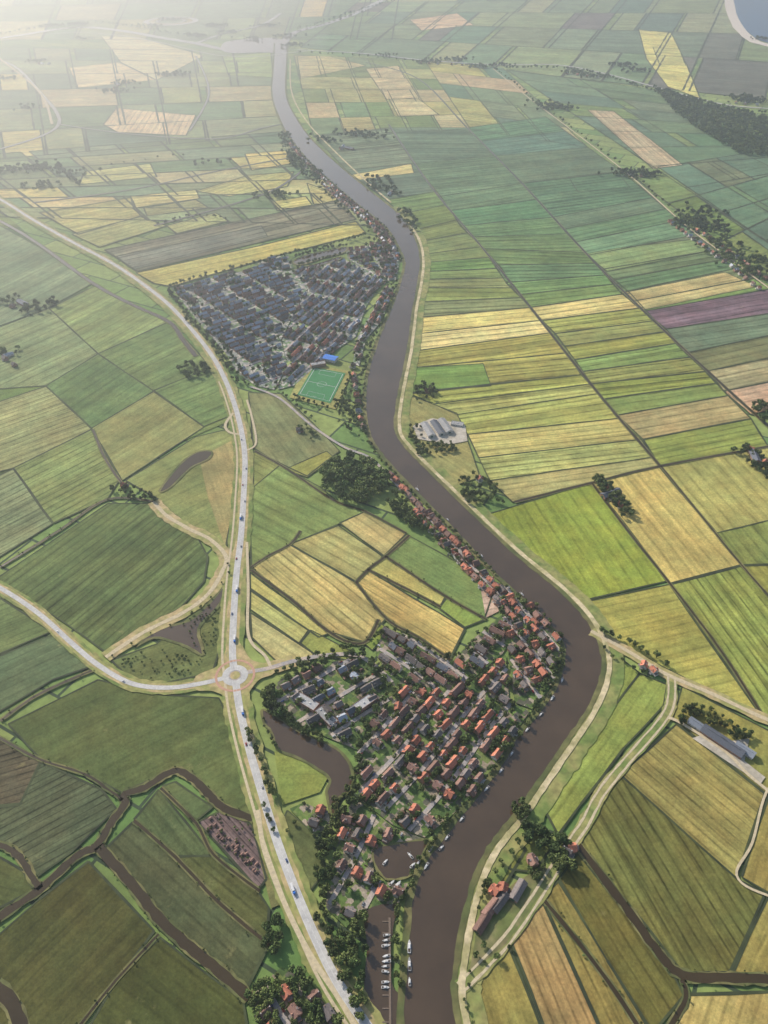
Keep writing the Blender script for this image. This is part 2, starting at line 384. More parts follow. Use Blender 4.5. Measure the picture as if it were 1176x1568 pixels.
field([(-60,330),(0,345),(60,378),(140,434),(75,470),(-60,520)],(116,144,90),((140,434),(75,470)),per=14,st=.4)
field([(75,472),(145,437),(258,492),(150,541)],(120,148,82),((75,472),(145,437)),per=12,st=.5)
field([(-80,530),(75,472),(150,541),(70,590),(-80,600)],(118,146,84),((-80,600),(75,530)),per=12,st=.5)
field([(150,541),(258,492),(295,530),(322,562),(235,598)],(100,132,72),((150,541),(258,492)),per=13,st=.5)
field([(70,590),(150,541),(235,598),(140,655)],(98,130,72),((70,590),(150,541)),per=13,st=.4)
field([(140,655),(235,599),(312,653),(187,735)],(140,148,80),((140,655),(235,599)),per=13,st=.3)
field([(235,597),(322,563),(348,600),(352,636),(312,652)],(104,134,70),((235,597),(322,563)),per=13,st=.5)
field([(-80,640),(70,591),(140,656),(20,716),(-80,740)],(136,152,90),((-80,740),(140,656)),per=10,st=.9)
field([(20,716),(140,657),(182,735),(165,762),(82,800)],(114,140,76),((20,716),(140,657)),per=10,st=1.)
field([(-80,765),(20,717),(80,801),(-80,900)],(118,142,80),((-80,790),(20,740)),per=10,st=1.)
field([(192,735),(300,668),(355,655),(362,700),(358,770),(345,840),(300,815),(240,762)],(124,142,74),((200,735),(340,670)),per=16,st=.4)
field([(305,700),(358,672),(360,770),(345,838),(318,760)],(150,146,80),((300,690),(345,838)),per=16,st=.3,dw=0)
field([(-80,935),(165,770),(230,770),(252,798),(300,818),(318,852),(312,890),(276,930),(160,997),(95,950),(0,892)],(82,110,56),((0,888),(165,770)),per=12,st=.85,jit=1)
field([(170,1010),(240,985),(320,915),(345,925),(340,980),(325,1030),(250,1045),(200,1040)],(96,112,58),st=.3)
field([(-80,1000),(0,915),(78,966),(0,1000),(-80,1040)],(104,130,66),((-80,1030),(78,966)),per=11,st=.6)
field([(-80,1045),(0,1003),(82,970),(150,1016),(80,1040),(0,1088),(-80,1130)],(84,114,68),((-80,1060),(82,985)),per=14,st=.6)
field([(12,1108),(150,1040),(250,1063),(335,1068),(358,1120),(384,1247),(345,1238),(312,1208),(268,1176),(186,1213),(130,1183),(60,1160)],(82,104,50),((0,1130),(260,1010)),per=16,st=.3,jit=1)
field([(-80,1100),(0,1130),(62,1163),(30,1230),(-80,1240)],(80,90,60),((-80,1180),(60,1140)),per=8,st=1.1)
field([(62,1166),(155,1208),(178,1238),(110,1303),(55,1343),(30,1308),(-80,1270),(-80,1245),(30,1232)],(78,90,58),((0,1290),(150,1210)),per=8,st=1.1)
field([(-80,1290),(0,1312),(34,1332),(52,1362),(-80,1430)],(80,102,50),st=.4)
field([(-80,1500),(60,1376),(135,1318),(236,1425),(120,1570),(-20,1700),(-200,1700)],(68,86,38),((-40,1480),(135,1318)),per=13,st=.4)
field([(160,1300),(203,1258),(268,1312),(340,1385),(412,1445),(375,1518),(292,1447),(205,1352)],(72,90,46),((160,1300),(375,1500)),per=13,st=.5)
field([(205,1254),(243,1208),(326,1310),(268,1310)],(76,96,48),((243,1208),(326,1310)),per=11,st=.5)
field([(248,1203),(268,1196),(325,1235),(300,1256)],(82,102,54),st=.3)
field([(302,1258),(340,1240),(385,1262),(408,1345),(395,1362)],(106,100,90),((302,1258),(395,1362)),per=5,st=1.1)
field([(268,1312),(328,1308),(395,1364),(412,1390),(408,1440),(342,1384)],(80,96,44),((268,1312),(408,1430)),per=12,st=.6)
field([(245,1435),(372,1532),(378,1570),(330,1700),(60,1700),(178,1500)],(68,84,36),((245,1435),(372,1532)),per=14,st=.4,jit=1)
field([(384,1255),(400,1250),(440,1380),(415,1390)],(108,112,60),dw=0,st=.2)
field([(440,1240),(480,1275),(500,1330),(470,1370),(430,1260)],(86,108,50),st=.3,dw=2)
field([(420,1150),(455,1150),(503,1188),(490,1212),(432,1232)],(118,142,60),st=.2,dw=0,jit=1)
me=bpy.data.meshes.new('drainage_ditches'); me.from_pydata(DV,[],DF); me.materials.append(DITCH); me.update(); mkobj('drainage_ditches',me)
me=bpy.data.meshes.new('ground'); S=60000
me.from_pydata([(-S,-S,-2.4),(S,-S,-2.4),(S,S,-2.4),(-S,S,-2.4)],[],[(0,1,2,3)]); me.materials.append(GM); mkobj('ground',me)
print('field top z',zf[0])
# ---------------------------------------------------------------- water
RL=[(421,66),(419,100),(417,145),(432,190),(449,217),(475,248),(509,279),(535,302),(572,331),(596,353),(612,380),(620,403),(614,430),(604,460),(592,490),(579,522),(566,562),(560,600),(561,635),(568,668),(585,695),(611,724),(655,770),(705,820),(750,869),(803,919),(841,956),(862,985),(864,1010),(853,1050),(826,1090),(790,1131),(765,1175),(735,1213),(700,1255),(668,1295),(645,1330),(632,1370),(626,1420),(622,1480),(618,1530),(612,1640),(600,1750)]
RR=[(440,66),(438,100),(438,148),(458,188),(476,212),(503,239),(535,267),(560,287),(598,317),(620,339),(637,368),(643,397),(640,430),(633,465),(628,500),(624,531),(616,571),(609,605),(604,640),(606,664),(620,685),(645,711),(690,755),(740,803),(790,850),(845,895),(882,930),(908,966),(922,1008),(917,1045),(899,1085),(870,1128),(841,1170),(810,1215),(785,1250),(752,1290),(730,1330),(717,1370),(705,1420),(695,1480),(693,1530),(715,1640),(740,1750)]
rl=smooth(W(RL),5); rr=smooth(W(RR),5)
n=len(rl)
me=bpy.data.meshes.new('river'); me.from_pydata([(x,yy,-.5) for x,yy in rl]+[(x,yy,-.5) for x,yy in rr],[],[(i,i+1,n+i+1,n+i) for i in range(n-1)])
me.materials.append(WM); me.update(); mkobj('river',me)
ribbonw('river_bank',rl,7,-.3,MUD,2,.9); ribbonw('river_bank',rr,6,-.3,MUD,-2,.9)
ribbon('dike_verge',RR[8:],26,-.6,GVERGE,-14,1.5)
ribbon('dike_road',RR[9:],6.5,-.05,DIKE,-9,.5)
ribbon('canal',[(432,70),(450,50),(500,36),(550,18),(600,-6),(700,-40)],46,-.55,WM)
ribbon('canal',[(432,66),(405,74),(350,76),(300,66),(250,58),(180,46),(110,42),(0,58),(-200,80)],50,-.53,WM)
flatpoly('canal_basin',smooth(W([(345,64),(400,58),(430,60),(440,80),(400,80),(345,80)]),4,True),-.51,WM)
ribbon('canal',[(300,66),(340,52),(400,38),(430,20)],24,-.52,WM)
ww=[]
for i in range(48):
    a=i/48*math.tau; ww.append((math.cos(a),math.sin(a)))
cx,cy=G((262,32))
for r,wd,mt,nm in ((150,34,WM,'fort_moat'),(84,18,WM,'fort_moat'),(116,30,TAN,'fort_rampart')):
    ribbonw(nm,[(cx+r*a,cy+r*b) for a,b in ww+[ww[0]]],wd,-.35-r*.0005,mt)
flatpoly('lake',smooth(W([(1118,-60),(1126,20),(1150,52),(1180,66),(1300,90),(1500,60),(1500,-90)]),4,True),-.5,LAKE)
ribbon('lake_beach',[(1112,-40),(1120,20),(1145,56),(1180,70),(1300,96)],60,-.45,simple('sand',(215,206,190),.9,.05,.1),0,4)
def water(pts,name='pond',mat=WM2,bank=3,z=-.45):
    s=smooth(W(pts),4,True); flatpoly(name,s,z,mat)
    if bank: ribbonw('reed_bank',s+[s[0]],bank,z+.08,MUD,0,.6)
INLET=[(402,1086),(428,1100),(455,1118),(500,1138),(527,1156),(541,1188),(534,1212),(517,1225),(512,1262),(505,1240),(500,1212),(505,1194),(488,1178),(452,1158),(426,1148),(415,1120),(404,1105)]
water(INLET,'inlet_water',WM)
BAY1=[(572,1300),(600,1292),(655,1285),(650,1300),(635,1335),(612,1345),(590,1345),(575,1325)]
BAY2=[(560,1395),(606,1385),(602,1420),(598,1470),(604,1515),(640,1540),(640,1650),(590,1650),(560,1560),(558,1500),(562,1450)]
water(BAY1,'harbour_water',WM,2); water(BAY2,'marina_water',WM,0)
water([(448,400),(470,390),(505,383),(530,378),(527,386),(495,395),(460,405)],'pond',WM,6)
water([(452,412),(490,402),(520,393),(520,397),(485,408),(455,417)],'pond',WM,4)
water([(243,962),(290,950),(330,912),(345,888),(347,900),(333,930),(304,962),(312,1002),(290,992),(270,984),(236,976),(206,990)],'pond',WM,4)
water([(285,702),(308,690),(325,692),(318,703),(292,716),(262,745),(244,752),(262,726)],'pond',WM2,4)
NEARCH=[]
def chan(pts,wd,jit=1.2,mat=WM2,name='drainage_channel',z=-.5):
    s=smooth(W(pts),6)
    ribbonw('reed_bank',s,wd+3,z-.06,MUD,0,jit); ribbonw(name,s,wd,z,mat,0,jit*.7)
    if pts[0][1]>800: NEARCH.append((pts,wd))
chan([(-80,1460),(0,1402),(60,1362),(115,1312),(148,1294),(168,1262),(190,1232),(192,1215),(222,1205),(266,1180),(292,1190),(318,1214),(345,1238),(388,1253)],8)
chan([(150,1296),(200,1350),(240,1402),(290,1450),(340,1490),(382,1528)],9)
chan([(-80,1085),(0,1130),(60,1162),(130,1185),(165,1208),(188,1224)],2.5,.5)
chan([(-80,1275),(0,1294),(30,1312),(50,1345),(62,1360)],6)
chan([(-80,1440),(-20,1500),(20,1540),(40,1620)],12)
chan([(120,1572),(178,1500),(243,1430)],2.2,.4)
chan([(205,1256),(268,1312),(340,1386),(412,1446)],3,.5)
chan([(246,1206),(300,1260),(328,1309),(398,1364)],2.5,.4)
chan([(884,1292),(955,1385),(1010,1460),(1045,1492),(1110,1497),(1200,1500),(1330,1505)],8)
chan([(830,1374),(930,1500),(1020,1640)],4,.6)
chan([(1045,1500),(1050,1530),(1020,1580)],4,.6)
chan([(0,1103),(60,1062),(150,1022)],3,.8)
chan([(-80,300),(0,338),(60,374),(140,432),(200,465),(258,492),(280,520),(300,545)],9,.8)
chan([(-80,80),(10,95),(60,140),(90,190),(10,225),(-80,240)],14,1)
chan([(90,190),(200,205),(330,212),(400,196),(430,190)],8,1)
chan([(300,85),(320,140),(290,200)],8,1); chan([(235,345),(330,320),(420,290),(470,255)],7,1); chan([(50,310),(200,290),(330,262),(450,240)],6,1)
chan([(788,768),(905,739),(1012,713),(1200,679)],4,.6)
chan([(1012,713),(1060,772),(1136,865),(1220,960)],2.5,.4); chan([(907,740),(960,810),(1026,893),(1100,990),(1170,1098)],3,.4)
chan([(595,190),(660,285),(737,377),(812,470),(905,588),(1010,712)],4.5,.6)
chan([(560,95),(640,120),(716,196),(800,281),(897,387),(985,475),(1083,567),(1180,655),(1250,715)],5,.6)
chan([(384,868),(412,850),(445,832),(460,812)],3,.4)
chan([(384,872),(445,917),(508,970),(556,984),(580,948)],3.5,.5)
chan([(545,891),(592,947),(640,975),(690,1010)],3,.4); chan([(545,891),(566,870),(592,850),(627,819)],3.5,.4); chan([(590,851),(680,911),(745,948)],3,.4)
chan([(562,871),(630,905),(675,929)],3,.4)
chan([(390,690),(440,718),(510,765),(560,783),(622,816)],3,.4)
chan([(0,868),(90,812),(165,764),(240,768)],3,.4)
chan([(185,738),(160,700),(142,657)],3,.4)
# ---------------------------------------------------------------- roads
MAIN=[(-200,215),(-60,275),(0,305),(50,336),(110,370),(170,402),(215,432),(258,466),(295,506),(325,545),(345,582),(360,622),(370,662),(375,702),(373,760),(369,820),(362,880),(358,940),(356,1000),(360,1034),(366,1080),(380,1140),(400,1210),(425,1290),(455,1370),(485,1440),(515,1500),(560,1568),(620,1650)]
mainw=smooth(W(MAIN),8)
ribbonw('road_verge',mainw,34,-.25,GVERGE,2,1.5)
ribbonw('road_verge',mainw,17,-.2,TAN,0,1.0)
ribbonw('main_road',mainw,9,0,ROAD)
ribbonw('cycle_path',mainw[80:],3,-.02,TRACK,13)
SIDE=[(-100,845),(0,900),(60,940),(110,985),(150,1018),(200,1046),(255,1053),(310,1046),(355,1035)]
ribbon('road_verge',SIDE,20,-.24,GVERGE,0,1.2); ribbon('road_verge',SIDE,13,-.19,TAN,0,.8); ribbon('side_road',SIDE,6.5,0.02,ROAD)
EAST=[(362,1033),(385,1028),(412,1023),(450,1012),(500,1003),(545,1003),(575,1020),(600,1045)]
ribbon('road_verge',EAST[:4],20,-.23,TAN,0,1.0); ribbon('village_road',EAST,6,.03,STREET)
OLD=[(162,1006),(220,968),(280,938),(318,910),(342,872),(345,850),(322,826),(290,810),(256,790),(235,768)]
ribbon('road_verge',OLD,20,-.22,TAN,0,1.5); ribbon('old_road',OLD,6,-.03,TRACK,0,.4)
SL=[(378,830),(380,900),(379,960),(386,985),(405,1003),(415,1022)]
ribbon('slip_road',SL,4,-.04,TRACK); 
ribbon('service_road',[(395,1240),(402,1290),(418,1340),(448,1410),(480,1470),(520,1530),(560,1600)],5,-.04,TRACK)
ribbon('slip_road',[(373,665),(352,662),(345,650),(357,632)],5,-.05,TRACK); ribbon('slip_road',[(376,690),(392,678),(386,640),(378,612)],4,-.05,TRACK)
flatpoly('road_verge',smooth(W([(300,1035),(335,1018),(350,985),(368,985),(385,1010),(415,1018),(418,1032),(395,1042),(375,1075),(378,1110),(362,1100),(348,1070),(325,1058),(300,1056)]),4,True),-.15,TAN)
cx,cy=G((360,1034))
def ring(nm,r0,r1,z,mat,nn=48):
    v=[];f=[]
    for i in range(nn):
        a=i/nn*math.tau; v+= [(cx+r0*math.cos(a),cy+r0*math.sin(a),z),(cx+r1*math.cos(a),cy+r1*math.sin(a),z)]
    for i in range(nn):
        k=2*i; j=(2*i+2)%(2*nn); f.append((k,k+1,j+1,j))
    me=bpy.data.meshes.new(nm); me.from_pydata(v,[],f); me.materials.append(mat); me.update(); return mkobj(nm,me)
ring('roundabout_road',8,16,.08,ROAD); ring('roundabout_apron',6.2,8,.12,STREET); ring('road_verge',16,22,-.08,TAN)
ring('cycle_path',22,25,.05,simple('red_cycle_path',(184,144,122),.9,.3,.1))
flatpoly('roundabout_island',[(cx+6.3*a,cy+6.3*b) for a,b in ww],.16,TAN)
def dashes(w,nm,s0,s1,off=0,on=4,gap=8,wd=.35,z=.08):
    V=[];Fc=[]
    p=offs(w[s0:s1],off)
    for i in range(len(p)-1):
        a,b=p[i],p[i+1]; L=math.hypot(b[0]-a[0],b[1]-a[1]); t=0
        ux,uy=(b[0]-a[0])/L,(b[1]-a[1])/L
        while t<L:
            e=min(t+on,L); k=len(V)
            for q,sg in ((t,1),(t,-1),(e,-1),(e,1)):
                V.append((a[0]+ux*q-uy*wd/2*sg,a[1]+uy*q+ux*wd/2*sg,z))
            Fc.append((k,k+1,k+2,k+3)); t+=on+gap
    me=bpy.data.meshes.new(nm); me.from_pydata(V,[],Fc); me.materials.append(WHITE); me.update(); mkobj(nm,me)
dashes(mainw,'road_marking',90,220); dashes(mainw,'road_marking',90,220,4.0,30,0,.25,.09); dashes(mainw,'road_marking',90,220,-4.0,30,0,.25,.1)
PRD=[(905,966),(960,996),(1020,1032),(1090,1062),(1176,1102),(1300,1150)]
ribbon('polder_road',PRD,16,-.2,TAN,0,1); ribbon('polder_road',PRD,5.5,0,TRACK)
FT=[(1028,1036),(1028,1070),(1016,1100),(960,1165),(920,1215),(895,1262),(868,1300),(840,1345),(775,1440),(705,1512)]
for o in (-4,4): ribbon('farm_track',FT,2.4,-.06,TRACK,o,.5)
ribbon('farm_track',FT,14,-.21,GVERGE,0,1)
ribbon('farm_track',[(1210,1180),(1174,1212),(1152,1290),(1128,1340),(1176,1371),(1300,1400)],2.6,-.05,TRACK)
ribbon('farm_track',[(1022,1098),(1045,1108),(1110,1150),(1145,1185),(1178,1212)],4,-.04,TRACK)
ribbon('polder_road',[(455,76),(560,82),(650,92),(760,99),(850,99),(920,111),(1000,132),(1100,158),(1176,166),(1300,175)],12,0,ROAD)
ribbon('polder_road',[(755,105),(810,150),(870,195),(960,265),(1050,345),(1110,390),(1176,440),(1260,500)],5,0,TRACK)
ribbon('polder_road',[(-80,30),(0,90),(60,140),(80,190)],10,0,TRACK)
ribbon('polder_road',[(0,62),(100,50),(180,54),(250,66),(330,84),(400,86),(430,82),(470,78)],9,0,ROAD)
ribbon('village_road',[(385,590),(430,608),(480,650),(528,682),(570,700),(612,742),(655,786),(700,835),(745,885),(800,935),(845,975)],5,-.03,STREET,4)
flatpoly('concrete_yard',W([(632,652),(662,640),(712,650),(716,675),(690,680),(640,672)]),-.15,PAVE)
flatpoly('concrete_yard',W([(1085,1122),(1115,1135),(1148,1130),(1140,1165),(1172,1190),(1165,1200),(1060,1130)]),-.15,PAVE)
flatpoly('farm_yard',W([(735,1395),(790,1350),(835,1325),(845,1345),(775,1445),(718,1492)]),-.16,simple('bare_earth',(134,120,88),.95,.1,.3,c2=(102,112,60)))
ribbon('canal_path',[(445,90),(447,140),(470,185),(512,230),(565,280),(600,310)],6,-.1,DIKE,2)
# ---------------------------------------------------------------- part builder
class MB:
    def __init__(s): s.v=[];s.f=[];s.m=[];s.mats=[]
    def mi(s,mat):
        if mat not in s.mats: s.mats.append(mat)
        return s.mats.index(mat)
    def face(s,pts,mat):
        k=len(s.v); s.v+=pts; s.f.append(tuple(range(k,k+len(pts)))); s.m.append(s.mi(mat))
    def box(s,x0,x1,y0,y1,z0,z1,mat,top=None):
        k=len(s.v); s.v+=[(x0,y0,z0),(x1,y0,z0),(x1,y1,z0),(x0,y1,z0),(x0,y0,z1),(x1,y0,z1),(x1,y1,z1),(x0,y1,z1)]
        for i,q in enumerate(((0,3,2,1),(4,5,6,7),(0,1,5,4),(1,2,6,5),(2,3,7,6),(3,0,4,7))):
            s.f.append(tuple(k+a for a in q)); s.m.append(s.mi(top if (i==1 and top) else mat))
    def extr(s,prof,y0,y1,mat):
        n=len(prof); a=[(x,y0,z) for x,z in prof]; b=[(x,y1,z) for x,z in prof]
        s.face(a,mat); s.face(b[::-1],mat)
        for i in range(n):
            j=(i+1)%n; s.face([a[j],a[i],b[i],b[j]],mat)
    def mesh(s,name):
        me=bpy.data.meshes.new(name); me.from_pydata(s.v,[],s.f)
        for m in s.mats: me.materials.append(m)
        me.polygons.foreach_set('material_index',s.m); me.update(); return me
def gable(b,x0,x1,y0,y1,h,rise,wall,roof,ov=.45,th=.22):
    ym=(y0+y1)/2
    b.face([(x0,y0,0),(x1,y0,0),(x1,y0,h),(x0,y0,h)],wall); b.face([(x1,y1,0),(x0,y1,0),(x0,y1,h),(x1,y1,h)],wall)
    b.face([(x1,y0,0),(x1,y1,0),(x1,y1,h),(x1,ym,h+rise),(x1,y0,h)],wall); b.face([(x0,y1,0),(x0,y0,0),(x0,y0,h),(x0,ym,h+rise),(x0,y1,h)],wall)
    sl=rise/(ym-y0)
    for sg in (1,-1):
        ye=ym-sg*((y1-y0)/2+ov); ze=h-ov*sl
        P=[(x0-ov,ye,ze),(x1+ov,ye,ze),(x1+ov,ym,h+rise),(x0-ov,ym,h+rise)]
        Q=[(p[0],p[1],p[2]+th) for p in P]
        if sg<0: P=P[::-1];Q=Q[::-1]
        b.face(Q,roof); b.face(P[::-1],roof)
        for i in range(4):
            j=(i+1)%4; b.face([P[i],P[j],Q[j],Q[i]],roof)
def windows(b,x0,x1,y,sg,zs,step,door=False):
    n=max(1,int((x1-x0)/step)); 
    for i in range(n):
        c=x0+(i+.5)*(x1-x0)/n
        for z in zs:
            ya,yb=(y-.04,y+.02) if sg<0 else (y-.02,y+.04)
            b.box(c-.75,c+.75,ya,yb,z-.05,z+1.35,FRAME)
            ya2,yb2=(y-.07,y) if sg<0 else (y,y+.07)
            b.box(c-.62,c+.62,ya2,yb2,z+.05,z+1.22,GLASS)
        if door:
            ya,yb=(y-.08,y+.01) if sg<0 else (y-.01,y+.08)
            b.box(c+1.2,c+2.2,ya,yb,0.05,2.15,DOOR)
def terrace(n,roof,wall,seed,w=8.2,h=4.8,rise=3.6,unit=5.2):
    r=random.Random(seed); b=MB(); L=n*unit if n>1 else r.uniform(8.2,11)
    gable(b,-L/2,L/2,-w/2,w/2,h,rise,wall,roof)
    zs=(.9,3.3) if h>4.5 else (.8,)
    windows(b,-L/2,L/2,-w/2,-1,zs,unit,True); windows(b,-L/2,L/2,w/2,1,zs,unit,False)
    for sx,sg in ((-L/2,-1),(L/2,1)):
        xa,xb=(sx-.05,sx+.01) if sg<0 else (sx-.01,sx+.05)
        b.box(xa,xb,-.7,.7,h+.1,h+1.4,GLASS)
    k=max(1,n//2)
    for i in range(k+1):
        x=-L/2+L*i/k; x=max(-L/2+.5,min(L/2-.5,x))
        b.box(x-.35,x+.35,-.3,.6,h+rise-.7,h+rise+.9,wall)
    for i in range(n):
        if r.random()<.45:
            x=-L/2+(i+.5)*L/n; sg=r.choice((-1,1))
            ya,yb=sorted((sg*w*.16,sg*w*.42))
            b.box(x-1.1,x+1.1,ya,yb,h+rise*.2,h+rise*.62,FRAME,ROOFS['n'])
            yy=sg*w*.42; y0,y1=sorted((yy,yy+sg*.05)); b.box(x-.9,x+.9,y0,y1,h+rise*.27,h+rise*.56,GLASS)
    if n==1:
        s=r.choice((-1,1)); x0,x1=sorted((s*L/2,s*(L/2+3.2))); b.box(x0,x1,-w*.2,w*.45,0,2.7,wall,ROOFS['n'])
        y0=w/2; b.box(-L*.3,L*.1,y0,y0+2.6,0,2.6,WALLW,ROOFS['n'])
        if r.random()<.5:   # cross wing
            b2=MB(); gable(b2,-w*.55,w*.55,-2.6,2.6,h-.6,2.6,wall,roof,.3)
            k=len(b.v); b.v+=[(-q[1]-L*.12,q[0]-.6,q[2]) for q in b2.v]
            for f,mi in zip(b2.f,b2.m): b.f.append(tuple(k+a for a in f)); b.m.append(b.mi(b2.mats[mi]))
    else:
        for i in range(n):
            if r.random()<.4:
                x=-L/2+(i+.5)*L/n; b.box(x-2.2,x+1.8,w/2,w/2+r.uniform(1.8,3),0,2.7,wall,ROOFS['f'])
    return b.mesh('brick_house'),L
def barn(L,w,h,rise,roof,wall):
    b=MB(); gable(b,-L/2,L/2,-w/2,w/2,h,rise,wall,roof,.5)
    windows(b,-L/2,L/2,-w/2,-1,(1.2,),6,False); windows(b,-L/2,L/2,w/2,1,(1.2,),6,False)
    b.box(L/2,L/2+.08,-2.2,2.2,.05,3.6,DOOR); b.box(-L/2-.08,-L/2,-2.2,2.2,.05,3.6,DOOR)
    b.box(-L*.35,L*.35,-.6,.6,h+rise-.05,h+rise+.5,roof)
    return b.mesh('farm_barn')
def flatb(L,w,h,wall):
    b=MB(); b.box(-L/2,L/2,-w/2,w/2,0,h,wall,ROOFS['f'])
    for a in ((-L/2,L/2,-w/2,-w/2+.3),(-L/2,L/2,w/2-.3,w/2),(-L/2,-L/2+.3,-w/2+.3,w/2-.3),(L/2-.3,L/2,-w/2+.3,w/2-.3)): b.box(*a,h+.003,h+.5,wall)
    for i in range(int(L/8)): b.box(-L/2+3+i*8,-L/2+5+i*8,-1,1,h+.003,h+.9,FRAME)
    zs=[.9+2.8*k for k in range(int(h/2.8))]
    windows(b,-L/2,L/2,-w/2,-1,zs,4,False); windows(b,-L/2,L/2,w/2,1,zs,4,False)
    return b.mesh('flat_roof_building')
TER={}
for key in 'obgdn':
    for n in (1,2,3,4):
        TER[key,n]=[terrace(n,ROOFS[key],WALLW if (s==1 and n<4) else WALLB,s*31+n*7+ord(key),w=(8.2,7.6,9)[s]) for s in range(3 if n<3 else 2)]
SHED=MB(); gable(SHED,-2,2,-1.5,1.5,2.1,.8,WALLB,ROOFS['b'],.15,.1); SHED.box(-.5,.5,-1.56,-1.5,.05,1.9,DOOR); SHED=SHED.mesh('garden_shed')
FLATS=[flatb(22,11,3.2,WALLW),flatb(30,12,6,WALLB),flatb(14,12,3.2,WALLB)]
def car_mesh(paint):
    b=MB()
    b.extr([(-2.1,.35),(2.1,.35),(2.15,.7),(1.95,.88),(.95,.95),(-1.6,.97),(-2.1,.9)],-.86,.86,paint)
    b.extr([(-1.55,.96),(.9,.95),(.35,1.38),(-1.2,1.4)],-.74,.74,GLASS)
    b.extr([(-1.15,1.405),(.3,1.385),(.25,1.46),(-1.05,1.47)],-.72,.72,paint)
    for x in (-1.3,1.3):
        for s in (-1,1):
            P=[(x+.33*math.cos(a*math.tau/10),.33+.33*math.sin(a*math.tau/10)) for a in range(10)]
            b.extr(P,*sorted((s*.68,s*.9)),RUB)
    for s in (-1,1): b.box(2.1,2.17,s*.62-.18,s*.62+.18,.62,.78,WHITE)
    return b.mesh('car')
CARS=[car_mesh(simple('car_paint_'+n,c,.3,.2,.03,raw=True)) for n,c in (('white',(.7,.7,.7)),('grey',(.25,.26,.28)),('black',(.03,.03,.035)),('blue',(.05,.1,.25)),('red',(.35,.03,.03)),('silver',(.5,.51,.53)))]
def truck_mesh():
    b=MB(); b.box(-6,2.5,-1.25,1.25,1.1,3.8,WHITE); b.box(-6,5,-1.1,1.1,.7,1.097,RUB)
    b.extr([(2.9,1.1),(5.1,1.1),(5.1,2.1),(4.7,3.2),(2.9,3.3)],-1.2,1.2,ROOFS['u']); b.box(4.95,5.14,-1.05,1.05,2.0,2.1,GLASS)
    for x in (-5,-3.8,3.9):
        for s in (-1,1): b.extr([(x+.5*math.cos(a*math.tau/10),.5+.5*math.sin(a*math.tau/10)) for a in range(10)],*sorted((s*.8,s*1.2)),RUB)
    return b.mesh('truck')
TRUCK=truck_mesh()
def boat_mesh(L,w,mast):
    b=MB(); st=[(-L/2,w*.42),(-L/4,w*.5),(0,w*.5),(L/4,w*.38),(L*.42,w*.16),(L/2,.02)]
    hull=simple('boat_hull',(.5,.5,.48),.4,.3,.05,.45,raw=True)
    for i in range(len(st)-1):
        (x0,h0),(x1,h1)=st[i],st[i+1]
        for s in (-1,1):
            q=[(x0,s*h0,1.1),(x1,s*h1,1.15),(x1,s*h1*.7,0),(x0,s*h0*.7,0)]; b.face(q if s>0 else q[::-1],hull)
        b.face([(x0,-h0,1.1),(x1,-h1,1.15),(x1,h1,1.15),(x0,h0,1.1)],hull)
    x,h=st[0]; b.face([(x,h,1.1),(x,-h,1.1),(x,-h*.7,0),(x,h*.7,0)][::-1],hull)
    b.extr([(-L*.2,1.14),(L*.2,1.14),(L*.12,1.8),(-L*.18,1.9)],-w*.28,w*.28,WHITE); b.box(-L*.14,L*.1,-w*.285,w*.285,1.35,1.65,GLASS)
    b.box(-L*.42,-L*.22,-w*.3,w*.3,1.13,1.35,BARK)
    if mast: b.box(.1,.25,-.08,.08,1.8,L*1.1,FRAME); b.box(-L*.35,.1,-.07,.07,2.5,2.65,FRAME)
    return b.mesh('moored_boat')
BOATS=[boat_mesh(7.5,2.5,False),boat_mesh(8.5,2.7,True),boat_mesh(12,3.4,False)]
